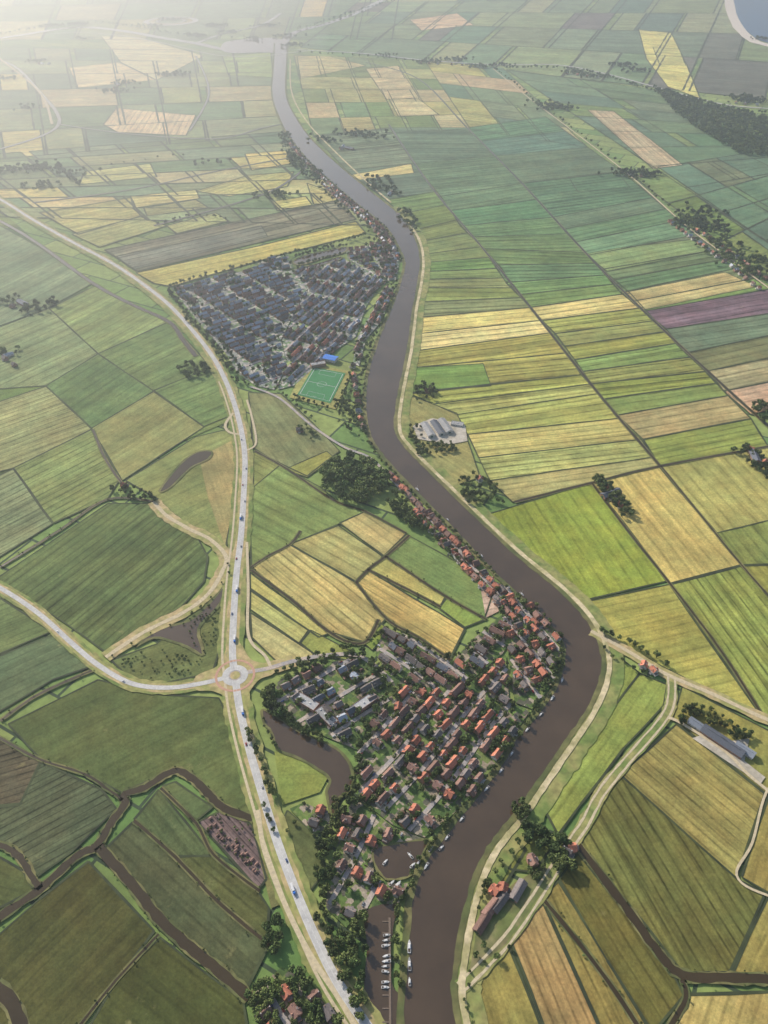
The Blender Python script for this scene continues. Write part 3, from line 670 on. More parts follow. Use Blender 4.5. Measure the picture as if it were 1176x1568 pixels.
# ---------------------------------------------------------------- trees
def tree_geo(seed,ncl,nl,ls,Hh=11.,R=4.6,tall=1.0,trunk=True):
    r=np.random.default_rng(seed); V=[];Fc=[];C=[];Mi=[]
    if trunk:
        segs=[(0,.45),(2.2,.33),(5.,.2),(7.5,.08)]
        ox=r.normal(0,.25,(4,2)); ox[0]=0
        for i,(z,rd) in enumerate(segs):
            for k in range(6): V.append((ox[i,0]+rd*math.cos(k*math.pi/3),ox[i,1]+rd*math.sin(k*math.pi/3),z))
        for i in range(3):
            for k in range(6): Fc.append((i*6+k,i*6+(k+1)%6,i*6+6+(k+1)%6,i*6+6+k)); C.append((1,1,1)); Mi.append(1)
        for j in range(5):
            a=j*math.tau/5+r.uniform(0,1); b0=len(V); ex,ey,ez=2.8*math.cos(a),2.8*math.sin(a),r.uniform(5.5,8)
            z0=r.uniform(2.5,4)
            for (x,yv,z,rd) in ((0,0,z0,.16),(ex,ey,ez,.04)):
                for k in range(3): V.append((x+rd*math.cos(k*2.09),yv+rd*math.sin(k*2.09),z+rd*.5*math.sin(k*2.09)))
            for k in range(3): Fc.append((b0+k,b0+(k+1)%3,b0+3+(k+1)%3,b0+3+k)); C.append((1,1,1)); Mi.append(1)
    for c in range(ncl):
        a=r.uniform(0,math.tau); ph=r.uniform(-.5,1.0); rr_=R*.62*math.sqrt(r.uniform(.05,1))
        cxx,cyy=rr_*math.cos(a),rr_*math.sin(a); cz=Hh*.6+ph*Hh*.27*tall*(1-.35*rr_/R); cr=R*r.uniform(.3,.5)
        sh=r.uniform(.65,1.35)
        d=r.normal(0,1,(nl,3)); d/=np.linalg.norm(d,axis=1)[:,None]
        rad=cr*r.uniform(.65,1.1,nl)[:,None]
        P=np.array([cxx,cyy,cz])+d*rad*np.array([1,1,.8])
        for i in range(nl):
            nrm=d[i]+r.normal(0,.45,3); nrm/=np.linalg.norm(nrm)
            t=np.cross(nrm,r.normal(0,1,3)); t/=np.linalg.norm(t)+1e-6; bt=np.cross(nrm,t)
            s=ls*r.uniform(.6,1.3); k=len(V); p=P[i]
            for (q,w2) in ((-1,-.8),(.9,-1),(1,.8),(-.7,1)):
                V.append(tuple(p+t*s*q*.5+bt*s*w2*.5))
            Fc.append((k,k+1,k+2,k+3)); u=sh*r.uniform(.7,1.35); C.append((u,u*r.uniform(.93,1.05),u*.9)); Mi.append(0)
    return np.array(V,dtype=np.float32),np.array(Fc,dtype=np.int32),np.array(C,dtype=np.float32),np.array(Mi,dtype=np.int32)
def geo_mesh(name,geo):
    V,Fc,C,Mi=geo; me=bpy.data.meshes.new(name)
    me.vertices.add(len(V)); me.vertices.foreach_set('co',V.ravel())
    me.loops.add(len(Fc)*4); me.loops.foreach_set('vertex_index',Fc.ravel())
    me.polygons.add(len(Fc)); me.polygons.foreach_set('loop_start',np.arange(len(Fc),dtype=np.int32)*4)
    me.materials.append(LEAF); me.materials.append(BARK); me.polygons.foreach_set('material_index',Mi)
    ca=me.color_attributes.new('Col','FLOAT_COLOR','CORNER')
    cc=np.ones((len(Fc)*4,4),dtype=np.float32); cc[:,:3]=np.repeat(C,4,axis=0); ca.data.foreach_set('color',cc.ravel())
    me.update(calc_edges=True); return me
TG=[tree_geo(s,13,26,1.25,R=4.6+.3*(s%4),tall=1+.2*(s%3)) for s in range(7)]
TREES=[geo_mesh('deciduous_tree',t) for t in TG]
LOW=[tree_geo(50+s,9,12,2.8,R=5.6,trunk=True) for s in range(5)]
BUSH=geo_mesh('garden_bush',tree_geo(90,6,20,.85,Hh=3.2,R=2.6,trunk=False))
def mass(name,pts,hs,far=False):
    A=[];B=[];C=[];D=[];o=0
    for (x,yv),h in zip(pts,hs):
        Vv,Fc,Cc,Mi=random.choice(LOW if far else TG); s=h/12.
        a=random.random()*6.28; ca,sa=math.cos(a)*s,math.sin(a)*s
        N=np.empty_like(Vv); N[:,0]=Vv[:,0]*ca-Vv[:,1]*sa+x; N[:,1]=Vv[:,0]*sa+Vv[:,1]*ca+yv; N[:,2]=Vv[:,2]*s*random.uniform(.85,1.15)-.8
        A.append(N);B.append(Fc+o);C.append(Cc*random.uniform(.7,1.35));D.append(Mi);o+=len(Vv)
    if A: mkobj(name,geo_mesh(name,(np.concatenate(A),np.concatenate(B),np.concatenate(C),np.concatenate(D))))
def tree(x,yv,h,name='deciduous_tree'):
    mkobj(name,random.choice(TREES),(x,yv,-.8),random.random()*6.28,h/12.)
def wood(pts,n,h0,h1,name='woodland',far=False):
    w=W(pts); xs=[p[0] for p in w]; ys=[p[1] for p in w]; P=[];tries=0
    while len(P)<n and tries<n*40:
        tries+=1
        x,yv=random.uniform(min(xs),max(xs)),random.uniform(min(ys),max(ys))
        if inpoly(x,yv,w): P.append((x,yv))
    mass(name,P,[random.uniform(h0,h1) for _ in P],far)
def along(pts,step,off=0,jit=2,sm=True):
    w=smooth(W(pts),6) if sm else W(pts)
    if off: w=offs(w,off)
    out=[];acc=random.random()*step
    for i in range(len(w)-1):
        a,b=w[i],w[i+1]; L=math.hypot(b[0]-a[0],b[1]-a[1]); t=acc
        while t<L:
            p=lerp(a,b,t/L); out.append((p[0]+random.gauss(0,jit),p[1]+random.gauss(0,jit),math.atan2(b[1]-a[1],b[0]-a[0]))); t+=step*random.uniform(.7,1.4)
        acc=t-L
    return out
def row(pts,step,h0,h1,off=0,jit=2,m=False,far=False,name='tree_row'):
    q=along(pts,step,off,jit)
    if m or far: mass(name,[(a,b) for a,b,_ in q],[random.uniform(h0,h1) for _ in q],far)
    else:
        for a,b,_ in q: tree(a,b,random.uniform(h0,h1))
# ---------------------------------------------------------------- villages
WATERS=[smooth(W(INLET),3,True),smooth(W(BAY1),3,True),smooth(W(BAY2),3,True),rl+rr[::-1]]
PL=[]
def free(x,yv,r,chk=True):
    for w in WATERS:
        if inpoly(x,yv,w): return False
    if chk:
        for a,b,q in PL:
            if (a-x)**2+(b-yv)**2<(r+q)**2*.62: return False
    return True
def puthouse(x,yv,rot,n,key):
    me,L=random.choice(TER[key,n])
    mkobj('brick_house' if n==1 else 'terraced_houses',me,(x,yv,-.6),rot+(math.pi if random.random()<.5 else 0))
HV=MB(); HEDGE=simple('hedge_leaves',(.07,.11,.035),.9,1.2,.4,raw=True); FENCE=simple('fence_wood',(.2,.15,.11),.9,1,.3,raw=True)
def district(pts,axis,keys,ns=(1,2,4),gapd=20,gap2=17,treesn=.5,cross=75,gmat=None,cars=.5,th=(6,11),extra=190):
    w=W(pts); a,b=G(axis[0]),G(axis[1]); l=math.hypot(b[0]-a[0],b[1]-a[1]); ax=((b[0]-a[0])/l,(b[1]-a[1])/l); bx=(-ax[1],ax[0])
    flatpoly('village_ground',w,-.7+random.uniform(0,.03),gmat or YARD)
    us=[p[0]*ax[0]+p[1]*ax[1] for p in w]; vs=[p[0]*bx[0]+p[1]*bx[1] for p in w]
    def P(u,v): return (u*ax[0]+v*bx[0],u*ax[1]+v*bx[1])
    rot=math.atan2(ax[1],ax[0]); v=min(vs)+6; side=0; bend=random.uniform(60,100)
    def PB(u,v): return P(u,v+2.2*math.sin(u/bend*2))
    while v<max(vs)-4:
        if side==0:
            u=min(us); seg=[]; vs_=v-gapd/2
            while u<=max(us)+6:
                p=PB(u,vs_)
                if inpoly(p[0],p[1],w) and free(p[0],p[1],0,False): seg.append(p)
                else:
                    if len(seg)>3: ribbonw('village_street',seg,5,-.12+random.uniform(0,.02),STREET)
                    seg=[]
                u+=6
            if len(seg)>3: ribbonw('village_street',seg,5,-.1,STREET)
            u=min(us)
            while u<max(us):
                p=PB(u,vs_+random.choice((-3.0,3.0)))
                if inpoly(p[0],p[1],w) and free(p[0],p[1],0,False) and random.random()<cars:
                    mkobj('parked_car',random.choice(CARS),(p[0],p[1],-.1),rot+random.choice((0,math.pi)))
                u+=random.uniform(5,26)
        u=min(us)+random.uniform(0,8)
        while u<max(us):
            n=random.choice(ns); key=random.choice(keys); L=TER[key,n][0][1]+(4 if n==1 else 0)
            ok=True
            if cross and int(u/cross)!=int((u+L)/cross): u=(int((u+L)/cross))*cross+7 if u>=0 else u+8
            uc=u+L/2
            for du in (-L/2,0,L/2):
                p=PB(uc+du,v)
                if not inpoly(p[0],p[1],w) or not free(p[0],p[1],0,False): ok=False
            p=PB(uc,v+random.uniform(-1.6,1.6))
            if ok and free(p[0],p[1],L/2*.9):
                if random.random()<.95:
                    puthouse(p[0],p[1],rot+random.gauss(0,.05)+(math.pi/2 if n==1 and random.random()<.3 else 0),n,key); PL.append((p[0],p[1],L/2*.9))
                gs=1 if side==0 else -1
                for k in range(max(1,n)):
                    mt=random.choice((HEDGE,HEDGE,FENCE)); k0=len(HV.v)
                    p0=P(uc-L/2+k*L/n,v+gs*5); p1=P(uc-L/2+k*L/n,v+gs*9)
                    wd=.45 if mt is HEDGE else .12; hh=1.6
                    for zz in (-.7,-.7+hh):
                        for (pp,sg) in ((p0,-1),(p0,1),(p1,1),(p1,-1)): HV.v.append((pp[0]+ax[0]*wd*sg,pp[1]+ax[1]*wd*sg,zz))
                    for qf in ((4,5,6,7),(0,1,5,4),(1,2,6,5),(2,3,7,6),(3,0,4,7)): HV.f.append(tuple(k0+z for z in qf)); HV.m.append(HV.mi(mt))
                    if random.random()<.3:
                        q=P(uc-L/2+(k+.4)*L/n,v+gs*random.uniform(7.5,9)); mkobj('garden_shed',SHED,(q[0],q[1],-.7),rot+random.choice((0,1.57)))
                    if random.random()<treesn:
                        q=P(uc-L/2+(k+random.random())*L/n,v+gs*random.uniform(6,9))
                        if random.random()<.55: tree(q[0],q[1],random.uniform(*th))
                        else: mkobj('garden_bush',BUSH,(q[0],q[1],-.8),random.random()*6,random.uniform(.6,1.4))
                if random.random()<treesn*.8:
                    q=P(uc+random.uniform(-L/2,L/2),v-gs*6.2); tree(q[0],q[1],random.uniform(th[0]*.8,th[1]*.8))
            u+=L+random.uniform(1.5,6)
        v+=(gap2 if side==0 else gapd); side=1-side
    area=abs(sum(w[i][0]*w[(i+1)%len(w)][1]-w[(i+1)%len(w)][0]*w[i][1] for i in range(len(w))))/2
    xs=[p[0] for p in w]; ys=[p[1] for p in w]
    for _ in range(int(area/extra)):
        x,yv=random.uniform(min(xs),max(xs)),random.uniform(min(ys),max(ys))
        if inpoly(x,yv,w) and free(x,yv,1.5) : tree(x,yv,random.uniform(6,13))
district([(408,1058),(430,1040),(500,1014),(556,1006),(585,1040),(600,1070),(565,1105),(548,1148),(500,1128),(452,1106),(412,1086)],((430,1100),(520,1050)),'gnndb',(1,2,3),21,18,.8)
district([(588,962),(625,972),(692,1012),(728,975),(775,935),(785,975),(770,1000),(705,1055),(640,1062),(604,1052),(575,1000)],((600,985),(690,1045)),'nnbbdo',(2,3,4),20,17,.7)
district([(757,898),(785,897),(825,938),(858,978),(862,1010),(848,1045),(815,1085),(788,1075),(778,1000),(775,960)],((790,910),(850,985)),'oobbon',(1,1,2),17,15,.9)
district([(604,1054),(705,1056),(775,1002),(780,1075),(812,1087),(785,1128),(755,1180),(728,1212),(690,1250),(650,1282),(600,1262),(550,1222),(548,1150),(568,1106)],((690,1240),(800,1100)),'oobbonb',(1,1,2,3),18,16,.9)
district([(545,1222),(600,1265),(650,1284),(590,1292),(568,1305),(575,1345),(600,1352),(625,1352),(610,1385),(555,1392),(530,1420),(500,1390),(496,1350),(518,1290),(525,1240)],((500,1370),(560,1250)),'oobbn',(1,1,2),17,15,.9)
district([(443,1238),(465,1228),(503,1245),(508,1272),(480,1275)],((445,1240),(505,1262)),'on',(1,1),18,16,.9)
district([(385,1525),(430,1480),(470,1500),(530,1570),(560,1680),(420,1680)],((400,1510),(450,1600)),'obbn',(1,1,2),22,20,.9)
ug='ggdgggbn'
district([(262,440),(330,424),(400,408),(440,415),(470,440),(450,480),(430,520),(440,560),(420,596),(392,590),(365,572),(345,540),(300,488)],((300,470),(440,425)),ug,(3,4,4,2),21,17,.2,gmat=YARD2,extra=600)
district([(440,415),(530,398),(560,412),(585,430),(560,470),(545,515),(500,545),(450,590),(425,596),(440,560),(432,520),(452,480),(470,440)],((440,540),(560,430)),ug+'bo',(2,3,4),21,17,.25,gmat=YARD2,extra=500)
district([(395,402),(440,388),(450,410),(420,414),(400,408)],((395,405),(440,395)),ug,(2,4),19,16,.3,gmat=YARD2)
district([(530,384),(575,372),(595,372),(612,400),(606,428),(585,430),(560,412),(532,396)],((540,390),(600,385)),'obbg',(1,2,2),19,17,.5,gmat=YARD2)
district([(548,515),(590,440),(603,440),(585,490),(560,520),(550,560),(540,556)],((555,530),(600,440)),'gob',(1,1,2),20,17,.6,gmat=YARD2)
mkobj('garden_hedges',HV.mesh('garden_hedges'))
PARK=simple('park_grass',(146,160,96),.95,.1,.2)
for q in ([(448,470),(470,478),(480,500),(460,500)],[(470,490),(500,480),(505,500),(480,512)],[(545,395),(570,388),(578,405),(552,408)],[(430,560),(452,548),(460,562),(440,580)]):
    flatpoly('village_green',W(q),-.55,PARK)
def houserow(pts,step,off,keys,ns=(1,)):
    for a,b,r in along(pts,step,off,1.2):
        n=random.choice(ns)
        if free(a,b,5): puthouse(a,b,r+random.choice((0,math.pi/2))+random.gauss(0,.06),n,random.choice(keys)); PL.append((a,b,5))
houserow(RL[4:12],15,16,'obgb'); houserow(RL[6:12],17,34,'ogb')
houserow(RL[21:27],11,16,'oobbn',(1,)); houserow(RL[22:27],14,31,'oobn')
houserow([(540,560),(545,600),(552,640),(560,665)],26,0,'gob')
houserow([(1050,350),(1110,392),(1176,442),(1240,490)],26,-22,'gbo'); houserow([(1030,335),(1110,392),(1176,442)],26,22,'gbo')
houserow([(640,95),(700,98),(760,100)],50,22,'go'); houserow([(860,110),(930,120)],45,20,'go'); houserow([(1120,160),(1170,165)],40,-30,'go')
for p in ((20,470),(40,468),(8,550),(22,560),(735,735),(928,745),(940,765),(950,775),(458,660),(610,330),(522,228),(545,205),(580,275),(600,295),(655,600),(175,135),(965,267),(982,270),(845,160),(860,165),(190,745),(960,100),(60,98),(20,110),(985,1020),(1000,1028),(868,1305),(875,1300),(757,1365),(770,1362),(815,1320),(1150,690),(1170,710),(765,925),(610,1085)):
    x,yv=G(p); puthouse(x,yv,random.random()*3,1,random.choice('obn'))
def put(me,p,rotpts=None,nm='farm_barn',s=1):
    x,yv=G(p); r=0
    if rotpts: a,b=G(rotpts[0]),G(rotpts[1]); r=math.atan2(b[1]-a[1],b[0]-a[0])
    mkobj(nm,me,(x,yv,-.4),r,s)
bg1=barn(34,13,4,3.2,ROOFS['d'],WALLB); bg2=barn(22,10,3.5,3,ROOFS['g'],WALLW); bw=barn(42,13,5,2.6,ROOFS['f'],WALLW)
put(bw,(655,660),((650,650),(664,672))); put(barn(42,13,5,2.6,ROOFS['d'],WALLW),(670,657),((664,646),(679,668))); put(bw,(682,654),((677,645),(690,664)))
put(FLATS[0],(700,650),((650,640),(712,650)),'flat_roof_building')
put(bg1,(1096,1130),((1060,1105),(1120,1145))); put(bg1,(1116,1143),((1060,1105),(1120,1145))); put(bg2,(1068,1112),((1060,1105),(1120,1145))); put(bg2,(1140,1150),((1060,1105),(1120,1145)))
bs1=barn(22,9,3.5,2.6,ROOFS['n'],WALLB); bs2=barn(20,9,3.5,3,ROOFS['b'],WALLB)
put(bs1,(765,1383),((755,1400),(778,1370))); put(bs1,(793,1365),((783,1385),(806,1345))); put(bs2,(738,1415),((730,1432),(750,1400))); put(bs2,(752,1392),((755,1400),(778,1370)))
for p in ((35,465),(12,545),(65,98),(75,98),(180,130),(525,225),(535,228),(596,298),(1155,700),(935,757)): put(random.choice((bg1,bg2)),p,((0,0),(random.uniform(10,30),random.uniform(-10,10))))
for p,q in (((560,1078),((540,1095),(590,1060))),((500,1100),((490,1090),(510,1110))),((470,1078),((430,1060),(480,1090))),((540,500),((520,510),(560,480))),((487,560),((470,560),(500,555)))): put(FLATS[1],p,q,'flat_roof_building')
b=MB(); gable(b,-14,14,-9,9,6,2,WALLW,ROOFS['u'],.4); windows(b,-14,14,-9,-1,(2,),5); put(b.mesh('sports_hall'),(506,551),((495,548),(518,553)),'sports_hall')
b=MB(); gable(b,-14,12,-6,6,9,6.5,WALLB,ROOFS['b'],.5); b.box(12,18,-3,3,0,20,WALLB)
C4=[(11.8,-3.2,20),(18.2,-3.2,20),(18.2,3.2,20),(11.8,3.2,20)]
for i in range(4): b.face([C4[i],C4[(i+1)%4],(15,0,32)],ROOFS['d'])
for i in range(4):
    x=-11+i*6; b.box(x-.7,x+.7,-6.06,-6,2.5,7,GLASS); b.box(x-.7,x+.7,6,6.06,2.5,7,GLASS)
b.box(18,18.06,-1,1,14,17,GLASS); b.box(14,16,-3.06,-3,14,17,WHITE)
put(b.mesh('village_church'),(700,1060),((690,1072),(712,1050)),'village_church',.72)
PQ=[(480,562),(529,571),(506,617),(455,604)]
field([(468,556),(540,568),(514,626),(443,608)],(146,158,86),dw=0,st=.2); flatpoly('sports_pitch',W(PQ),-.4,simple('pitch_grass',(62,126,76),.9,.1,.06))
q=W(PQ); 
def ln(P,wd=.5,nm='pitch_line'): ribbonw(nm,P,wd,-.25,WHITE)
ins=[bil(q,a,b_) for a,b_ in ((.06,.05),(.94,.05),(.94,.95),(.06,.95))]
ln(ins+[ins[0]],.9); ln([bil(ins,0,.5),bil(ins,1,.5)],.8)
c0=bil(ins,.5,.5); ln([(c0[0]+9*a,c0[1]+9*b_) for a,b_ in ww+[ww[0]]])
for v0,v1 in ((0,.16),(1,.84)): ln([bil(ins,.22,v0),bil(ins,.22,v1),bil(ins,.78,v1),bil(ins,.78,v0)])
gl=MB(); gl.box(-3.7,-3.5,0,.2,0,2.4,WHITE); gl.box(3.5,3.7,0,.2,0,2.4,WHITE); gl.box(-3.7,3.7,0,.2,2.403,2.6,WHITE); gl.box(-3.6,3.6,1.6,1.7,0,.1,WHITE); gl=gl.mesh('football_goal')
for v0 in (0,1): p=bil(ins,.5,v0); mkobj('football_goal',gl,(p[0],p[1],-.3),math.atan2(ins[1][1]-ins[0][1],ins[1][0]-ins[0][0]))
for a,b_,r in along(MAIN[12:],95,2.3,.2)+along(MAIN[12:],120,-2.3,.2):
    d=r if random.random()<.5 else r+math.pi
    if math.hypot(a-cx,b_-cy)<22: continue
    if random.random()<.12: mkobj('truck',TRUCK,(a,b_,.02),r)
    else: mkobj('car',random.choice(CARS),(a,b_,.02),d)
for a,b_,r in along(SIDE,120,1.6,.2): mkobj('car',random.choice(CARS),(a,b_,.04),r)
lp=MB(); lp.box(-.12,.12,-.12,.12,0,8,ROOFS['f']); lp.box(-.05,2.0,-.06,.06,8.0,8.12,ROOFS['f']); lp.box(1.4,2.1,-.16,.16,7.85,7.997,WHITE); lp=lp.mesh('street_lamp')
for a,b_,r in along(MAIN[16:22],34,7,.1): mkobj('street_lamp',lp,(a,b_,-.2),r+math.pi/2)
for i in range(11):
    if i in (3,8): continue
    x,yv=G((590-i*.2,1432+i*8)); mkobj('moored_boat',random.choice(BOATS[:2]),(x+1+random.uniform(-.6,.6),yv,-.5),random.gauss(0.05,.09)+(math.pi if random.random()<.3 else 0))
for i in range(8):
    x,yv=G((612,1440+i*9))
    if i%3==1: mkobj('moored_boat',random.choice(BOATS),(x+9,yv,-.5),1.57+random.gauss(0,.05))
for p in ((600,1352),(608,1356),(612,1362),(632,1325),(628,1310),(590,1320),(660,1300),(676,1298),(640,1322)):
    x,yv=G(p); mkobj('moored_boat',random.choice(BOATS),(x,yv,-.5),random.choice((.9,.8,2.3)))
for a,b_,r in along(RL[28:37],34,-3.5,.5)+along(RL[21:27],70,-4,.3): mkobj('moored_boat',random.choice(BOATS[:2]),(a,b_,-.5),r)
jet=MB(); jet.box(-1,1,-50,42,0,.6,FENCE)
for i in range(9): jet.box(-7,-1,-46+i*10.5,-45+i*10.5,.0,.5,FENCE)
x,yv=G((597,1478)); mkobj('jetty',jet.mesh('jetty'),(x,yv,-.5))
# ---------------------------------------------------------------- vegetation placement
wood([(487,735),(505,708),(535,700),(570,712),(595,735),(588,760),(560,775),(525,770),(500,755)],120,14,20,'woodland')
wood([(590,765),(612,775),(640,800),(655,820),(635,812),(600,785)],40,9,14)
row([(610,745),(650,785),(690,825),(720,855),(750,885)],12,7,11,18)
row([(572,690),(600,722),(640,762),(700,820),(760,880)],12,5,9,1,1.0)
row([(570,705),(600,735),(640,775),(680,815),(730,860)],10,7,11,14,3)
row([(258,445),(290,485),(320,520),(345,555),(370,590)],8,9,13,0,4,m=True); row([(262,440),(300,490),(335,530),(362,578)],9,8,12,-14,4,m=True)
row([(262,438),(330,420),(400,402),(440,390),(500,378),(560,360)],9,8,12,0,4,m=True)
row([(448,396),(475,388),(510,380),(535,376)],8,8,12,0,2,m=True); row([(455,408),(490,399),(525,389)],8,8,12,0,2,m=True)
row([(370,590),(400,590),(440,610),(480,640)],14,6,9,0,3)
row([(443,608),(515,626),(540,568)],10,7,11,-4,2)
wood([(505,620),(525,600),(550,600),(560,650),(575,690),(550,670),(520,650)],60,6,11,'woodland')
row(RL[12:20],10,6,11,10,3); row(RL[12:18],14,6,11,26,6,m=True); row(RL[5:12],12,7,12,26,8,m=True); row(RL[4:12],14,6,10,8,3,m=True); row(RL[4:12],14,8,13,48,10,m=True)
wood([(437,215),(455,240),(500,270),(470,275),(440,250)],60,9,15,far=True)
wood([(425,205),(445,205),(450,220),(432,222)],24,9,14,far=True)
wood([(455,655),(470,652),(488,668),(475,675)],14,6,10); 
wood([(268,570),(290,555),(318,560),(322,570),(295,580),(272,580)],32,9,14)
wood([(555,270),(590,268),(615,298),(590,300),(565,290)],44,9,15,far=True); wood([(600,325),(625,320),(645,350),(630,355)],34,9,14,far=True)
wood([(630,595),(655,575),(675,608),(640,618)],22,8,13); wood([(632,680),(690,676),(700,690),(640,700)],50,6,10); wood([(628,650),(640,645),(650,670),(640,690),(625,668)],20,6,10)
wood([(700,738),(725,725),(760,740),(758,768),(715,775),(705,755)],46,6,12); row([(720,770),(750,765),(775,772)],8,8,12,0,1.5); wood([(905,735),(925,732),(972,790),(955,795),(915,750)],40,9,15)
wood([(1000,134),(1100,163),(1180,182),(1330,215),(1330,262),(1176,240),(1130,235),(1080,205),(1040,180)],1700,13,19,'woodland',far=True)
wood([(1150,620),(1180,612),(1230,650),(1200,670),(1155,640)],60,10,15); wood([(1118,690),(1140,680),(1200,720),(1180,740)],40,8,13)
row([(910,968),(960,992),(1020,1026)],10,8,12,-8,2); row([(925,985),(970,1008),(1010,1030)],14,6,10,12,2)
wood([(1035,1100),(1052,1080),(1145,1128),(1140,1140),(1060,1095),(1045,1115)],40,6,10)
row([(1060,1080),(1100,1095),(1150,1130)],9,6,10,0,1.5)
wood([(782,1235),(800,1225),(812,1250),(795,1262)],12,8,13); wood([(790,1262),(830,1270),(870,1290),(880,1330),(850,1335),(835,1305),(800,1285)],46,9,15); wood([(800,1335),(835,1325),(840,1350),(815,1350)],9,6,10)
wood([(735,1375),(752,1365),(752,1352),(738,1350)],5,5,8); row([(705,1505),(735,1465),(775,1440)],10,4,8,6,2); row([(745,1440),(720,1480)],9,5,9,0,2); row([(735,1395),(760,1350),(800,1290)],11,5,9,-3,2)
row([(700,1520),(712,1568),(720,1640)],10,4,7,-6,2)
row([(425,1035),(470,1018),(520,1002),(550,1000)],8,8,13,5,2); row([(425,1035),(470,1018),(520,1002),(550,1000)],9,7,12,-6,2)
wood([(403,1060),(415,1050),(430,1085),(450,1105),(500,1132),(495,1140),(440,1112),(405,1088)],60,7,13)
row([(560,1000),(575,1030),(600,1055),(570,1100),(548,1150),(545,1200)],7,8,13,0,4)
row([(565,985),(590,965),(630,975),(690,1012),(735,965)],8,5,9,0,2)
row(RL[25:37],8,4,8,4,1.2); row(RL[28:37],12,6,10,9,3)
row([(640,1330),(625,1360),(610,1400),(608,1450),(614,1510)],6,6,9,0,2)
wood([(485,1290),(505,1270),(510,1330),(495,1390),(520,1430),(560,1400),(560,1450),(540,1480),(510,1470),(480,1400)],66,6,12)
wood([(512,1225),(545,1200),(560,1225),(530,1255),(515,1290),(505,1265)],40,6,11)
wood([(520,1420),(560,1400),(560,1560),(545,1560),(520,1500)],44,7,12)
row([(368,1118),(385,1165),(400,1205),(410,1225)],8,8,12,-9,1.5); row([(410,1225),(425,1260),(445,1250)],9,5,8,6,2)
wood([(402,1420),(425,1400),(440,1440),(425,1470),(400,1450)],24,7,12); wood([(378,1520),(400,1500),(425,1490),(440,1530),(420,1590),(390,1560)],38,7,12); wood([(440,1480),(470,1490),(500,1560),(480,1600),(450,1540)],34,6,11)
row([(405,1100),(412,1125),(425,1148)],8,4,7,0,1.5)
wood([(170,745),(190,745),(225,752),(240,765),(200,768),(175,760)],20,7,11)
row([(222,752),(240,770)],10,6,9,0,1)
wood([(172,1020),(230,990),(310,1010),(325,1025),(250,1040),(200,1038)],40,2.5,5,'reed_scrub'); wood([(270,962),(318,925),(338,940),(330,990),(312,1000)],34,2.5,5,'reed_scrub')
wood([(300,1262),(340,1244),(385,1264),(405,1345)],40,2,4,'allotment_shrubs')
for pts,wd in NEARCH:
    for s in (-1,1):
        q=along(pts,24,s*(wd/2+1.5),.8); mass('reed_scrub',[(a,b_) for a,b_,_ in q],[random.uniform(1.2,3.4) for _ in q])
for i in range(26):
    px=random.uniform(315,395); u=(px-315)/80; x,yv=G((px,1262+u*70+random.uniform(-16,6))); mkobj('garden_shed',SHED,(x,yv,-.7),random.random()*.4+.6,random.uniform(.6,.9))
for p,n in (((15,460),9),((45,475),12),((80,465),9),((10,540),8),((35,260),14),((70,255),10),((100,265),8),((60,285),8),((40,165),7),((175,140),12),((190,128),9),((265,115),18),((10,120),8),((55,95),8),((420,300),12),((310,250),4),
            ((500,215),8),((545,205),12),((575,210),8),((660,95),18),((700,92),16),((735,102),14),((880,112),16),((910,118),12),((850,165),20),((835,160),10),((978,268),16),((965,265),9),((1060,340),20),((1090,350),18),((1105,375),14),((1130,395),14),((1150,420),12),((1165,410),10),((1075,325),10),((955,100),14),((975,108),12),((1150,155),20),((1140,150),14),
            ((330,40),26),((300,55),18),((350,50),16),((410,40),16),((450,70),14),((380,60),8),((230,40),12),((262,30),16),((440,55),14),((120,38),14),((80,40),14),((770,100),8),((590,85),6),((120,60),6),((1170,60),10)):
    far=p[1]<420
    P=[];x,yv=G(p)
    for i in range(int(n*(2.4 if far else 1.2))): P.append((x+random.gauss(0,36 if far else 15),yv+random.gauss(0,22 if far else 11)))
    mass('farm_tree_clump',P,[random.uniform(10,16) for _ in P],far)
row([(455,80),(560,86),(650,96)],40,9,13,10,5,far=True); row([(770,104),(860,104),(930,116),(1000,138),(1100,165),(1180,172)],18,10,15,16,8,far=True)
row([(0,55),(110,38),(180,40),(250,52),(300,60)],30,11,16,-34,8,far=True); row([(450,45),(500,30),(550,14),(600,0)],30,11,16,34,8,far=True)
row([(755,105),(810,150),(870,195),(960,265),(1050,345),(1176,440)],45,8,13,-10,3,far=True)
row([(0,265),(50,258),(95,262),(125,285)],12,10,14,0,5,far=True)
row([(160,255),(220,245),(300,235)],40,6,9,0,5,far=True); row([(240,345),(300,330),(350,335)],14,6,9,0,4,far=True)
row(OLD[:6],22,3,6,8,2); row([(0,868),(90,812),(165,764)],36,2,4,0,1)
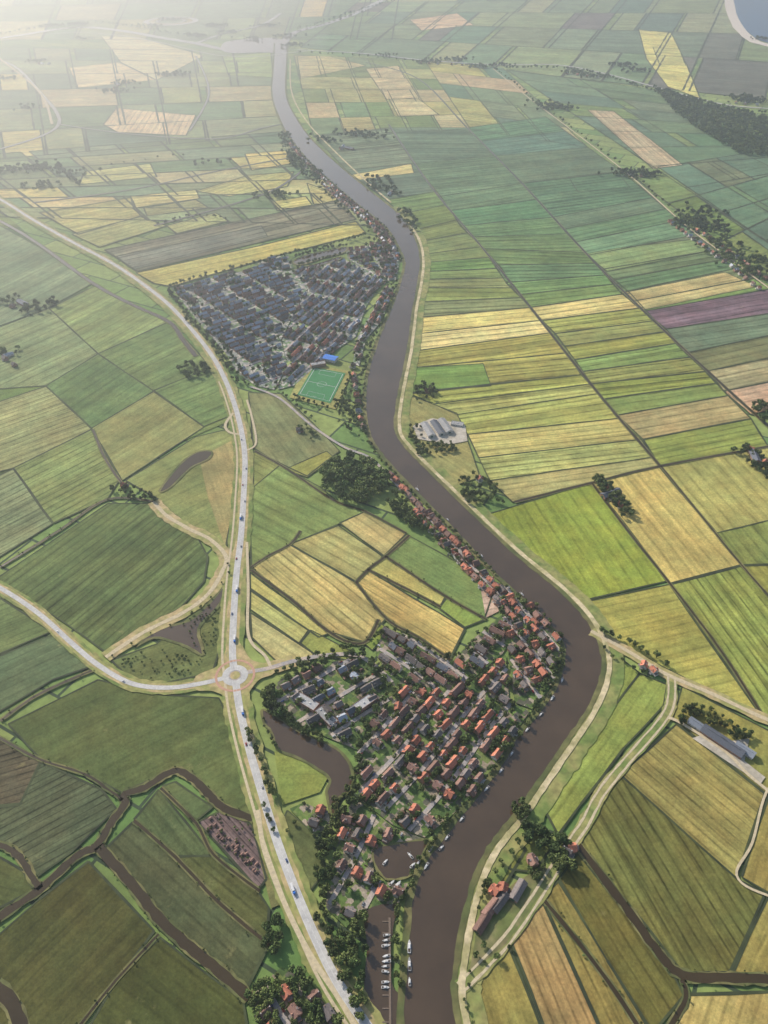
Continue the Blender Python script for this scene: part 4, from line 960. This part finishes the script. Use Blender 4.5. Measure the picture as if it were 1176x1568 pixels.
# ---------------------------------------------------------------- haze, sky, sun, camera
def haze(name,box,dens,colr,an):
    hb=MB(); hb.box(*box,WHITE); hm=hb.mesh(name)
    m=bpy.data.materials.new(name); m.use_nodes=True; nt=m.node_tree; nt.nodes.clear()
    o=nt.nodes.new('ShaderNodeOutputMaterial'); vs=nt.nodes.new('ShaderNodeVolumeScatter'); vs.inputs['Color'].default_value=(*colr,1)
    vs.inputs['Density'].default_value=dens; vs.inputs['Anisotropy'].default_value=an; nt.links.new(vs.outputs[0],o.inputs['Volume'])
    hm.materials.clear(); hm.materials.append(m); mkobj(name,hm)
haze('atmospheric_haze',(-20000,20000,-6000,26000,-20,850),1.35e-4,(.86,.97,1),.6)
haze('haze_bank',(-9000,-300,1200,14000,-15,520),1.6e-4,(1,1,.95),.6)
EL=math.radians(31); AZ=math.radians(-42)
sd=Vector((math.sin(AZ)*math.cos(EL),math.cos(AZ)*math.cos(EL),math.sin(EL)))
w=bpy.data.worlds.new('World'); sc.world=w; w.use_nodes=True; nt=w.node_tree; bgn=nt.nodes['Background']
sky=nt.nodes.new('ShaderNodeTexSky'); sky.sky_type='NISHITA'; sky.sun_disc=False; sky.sun_elevation=EL; sky.sun_rotation=AZ; sky.air_density=1; sky.dust_density=1.2
nt.links.new(sky.outputs[0],bgn.inputs[0]); bgn.inputs[1].default_value=.14
L=bpy.data.lights.new('sun','SUN'); L.energy=5.0; L.angle=math.radians(.5); L.color=(1,.94,.84)
lo=bpy.data.objects.new('sun',L); lo.rotation_euler=sd.to_track_quat('Z','Y').to_euler(); col.objects.link(lo)
cd=bpy.data.cameras.new('camera'); cd.sensor_fit='VERTICAL'; cd.sensor_height=24; cd.lens=24*FL/1568; cd.clip_start=1; cd.clip_end=90000
co=bpy.data.objects.new('camera',cd); co.location=(0,0,HC); co.rotation_euler=(math.radians(90)-TH,0,0); col.objects.link(co); sc.camera=co
sc.view_settings.view_transform='Standard'; sc.view_settings.look='None'; sc.view_settings.exposure=0
print('objects',len(bpy.data.objects))
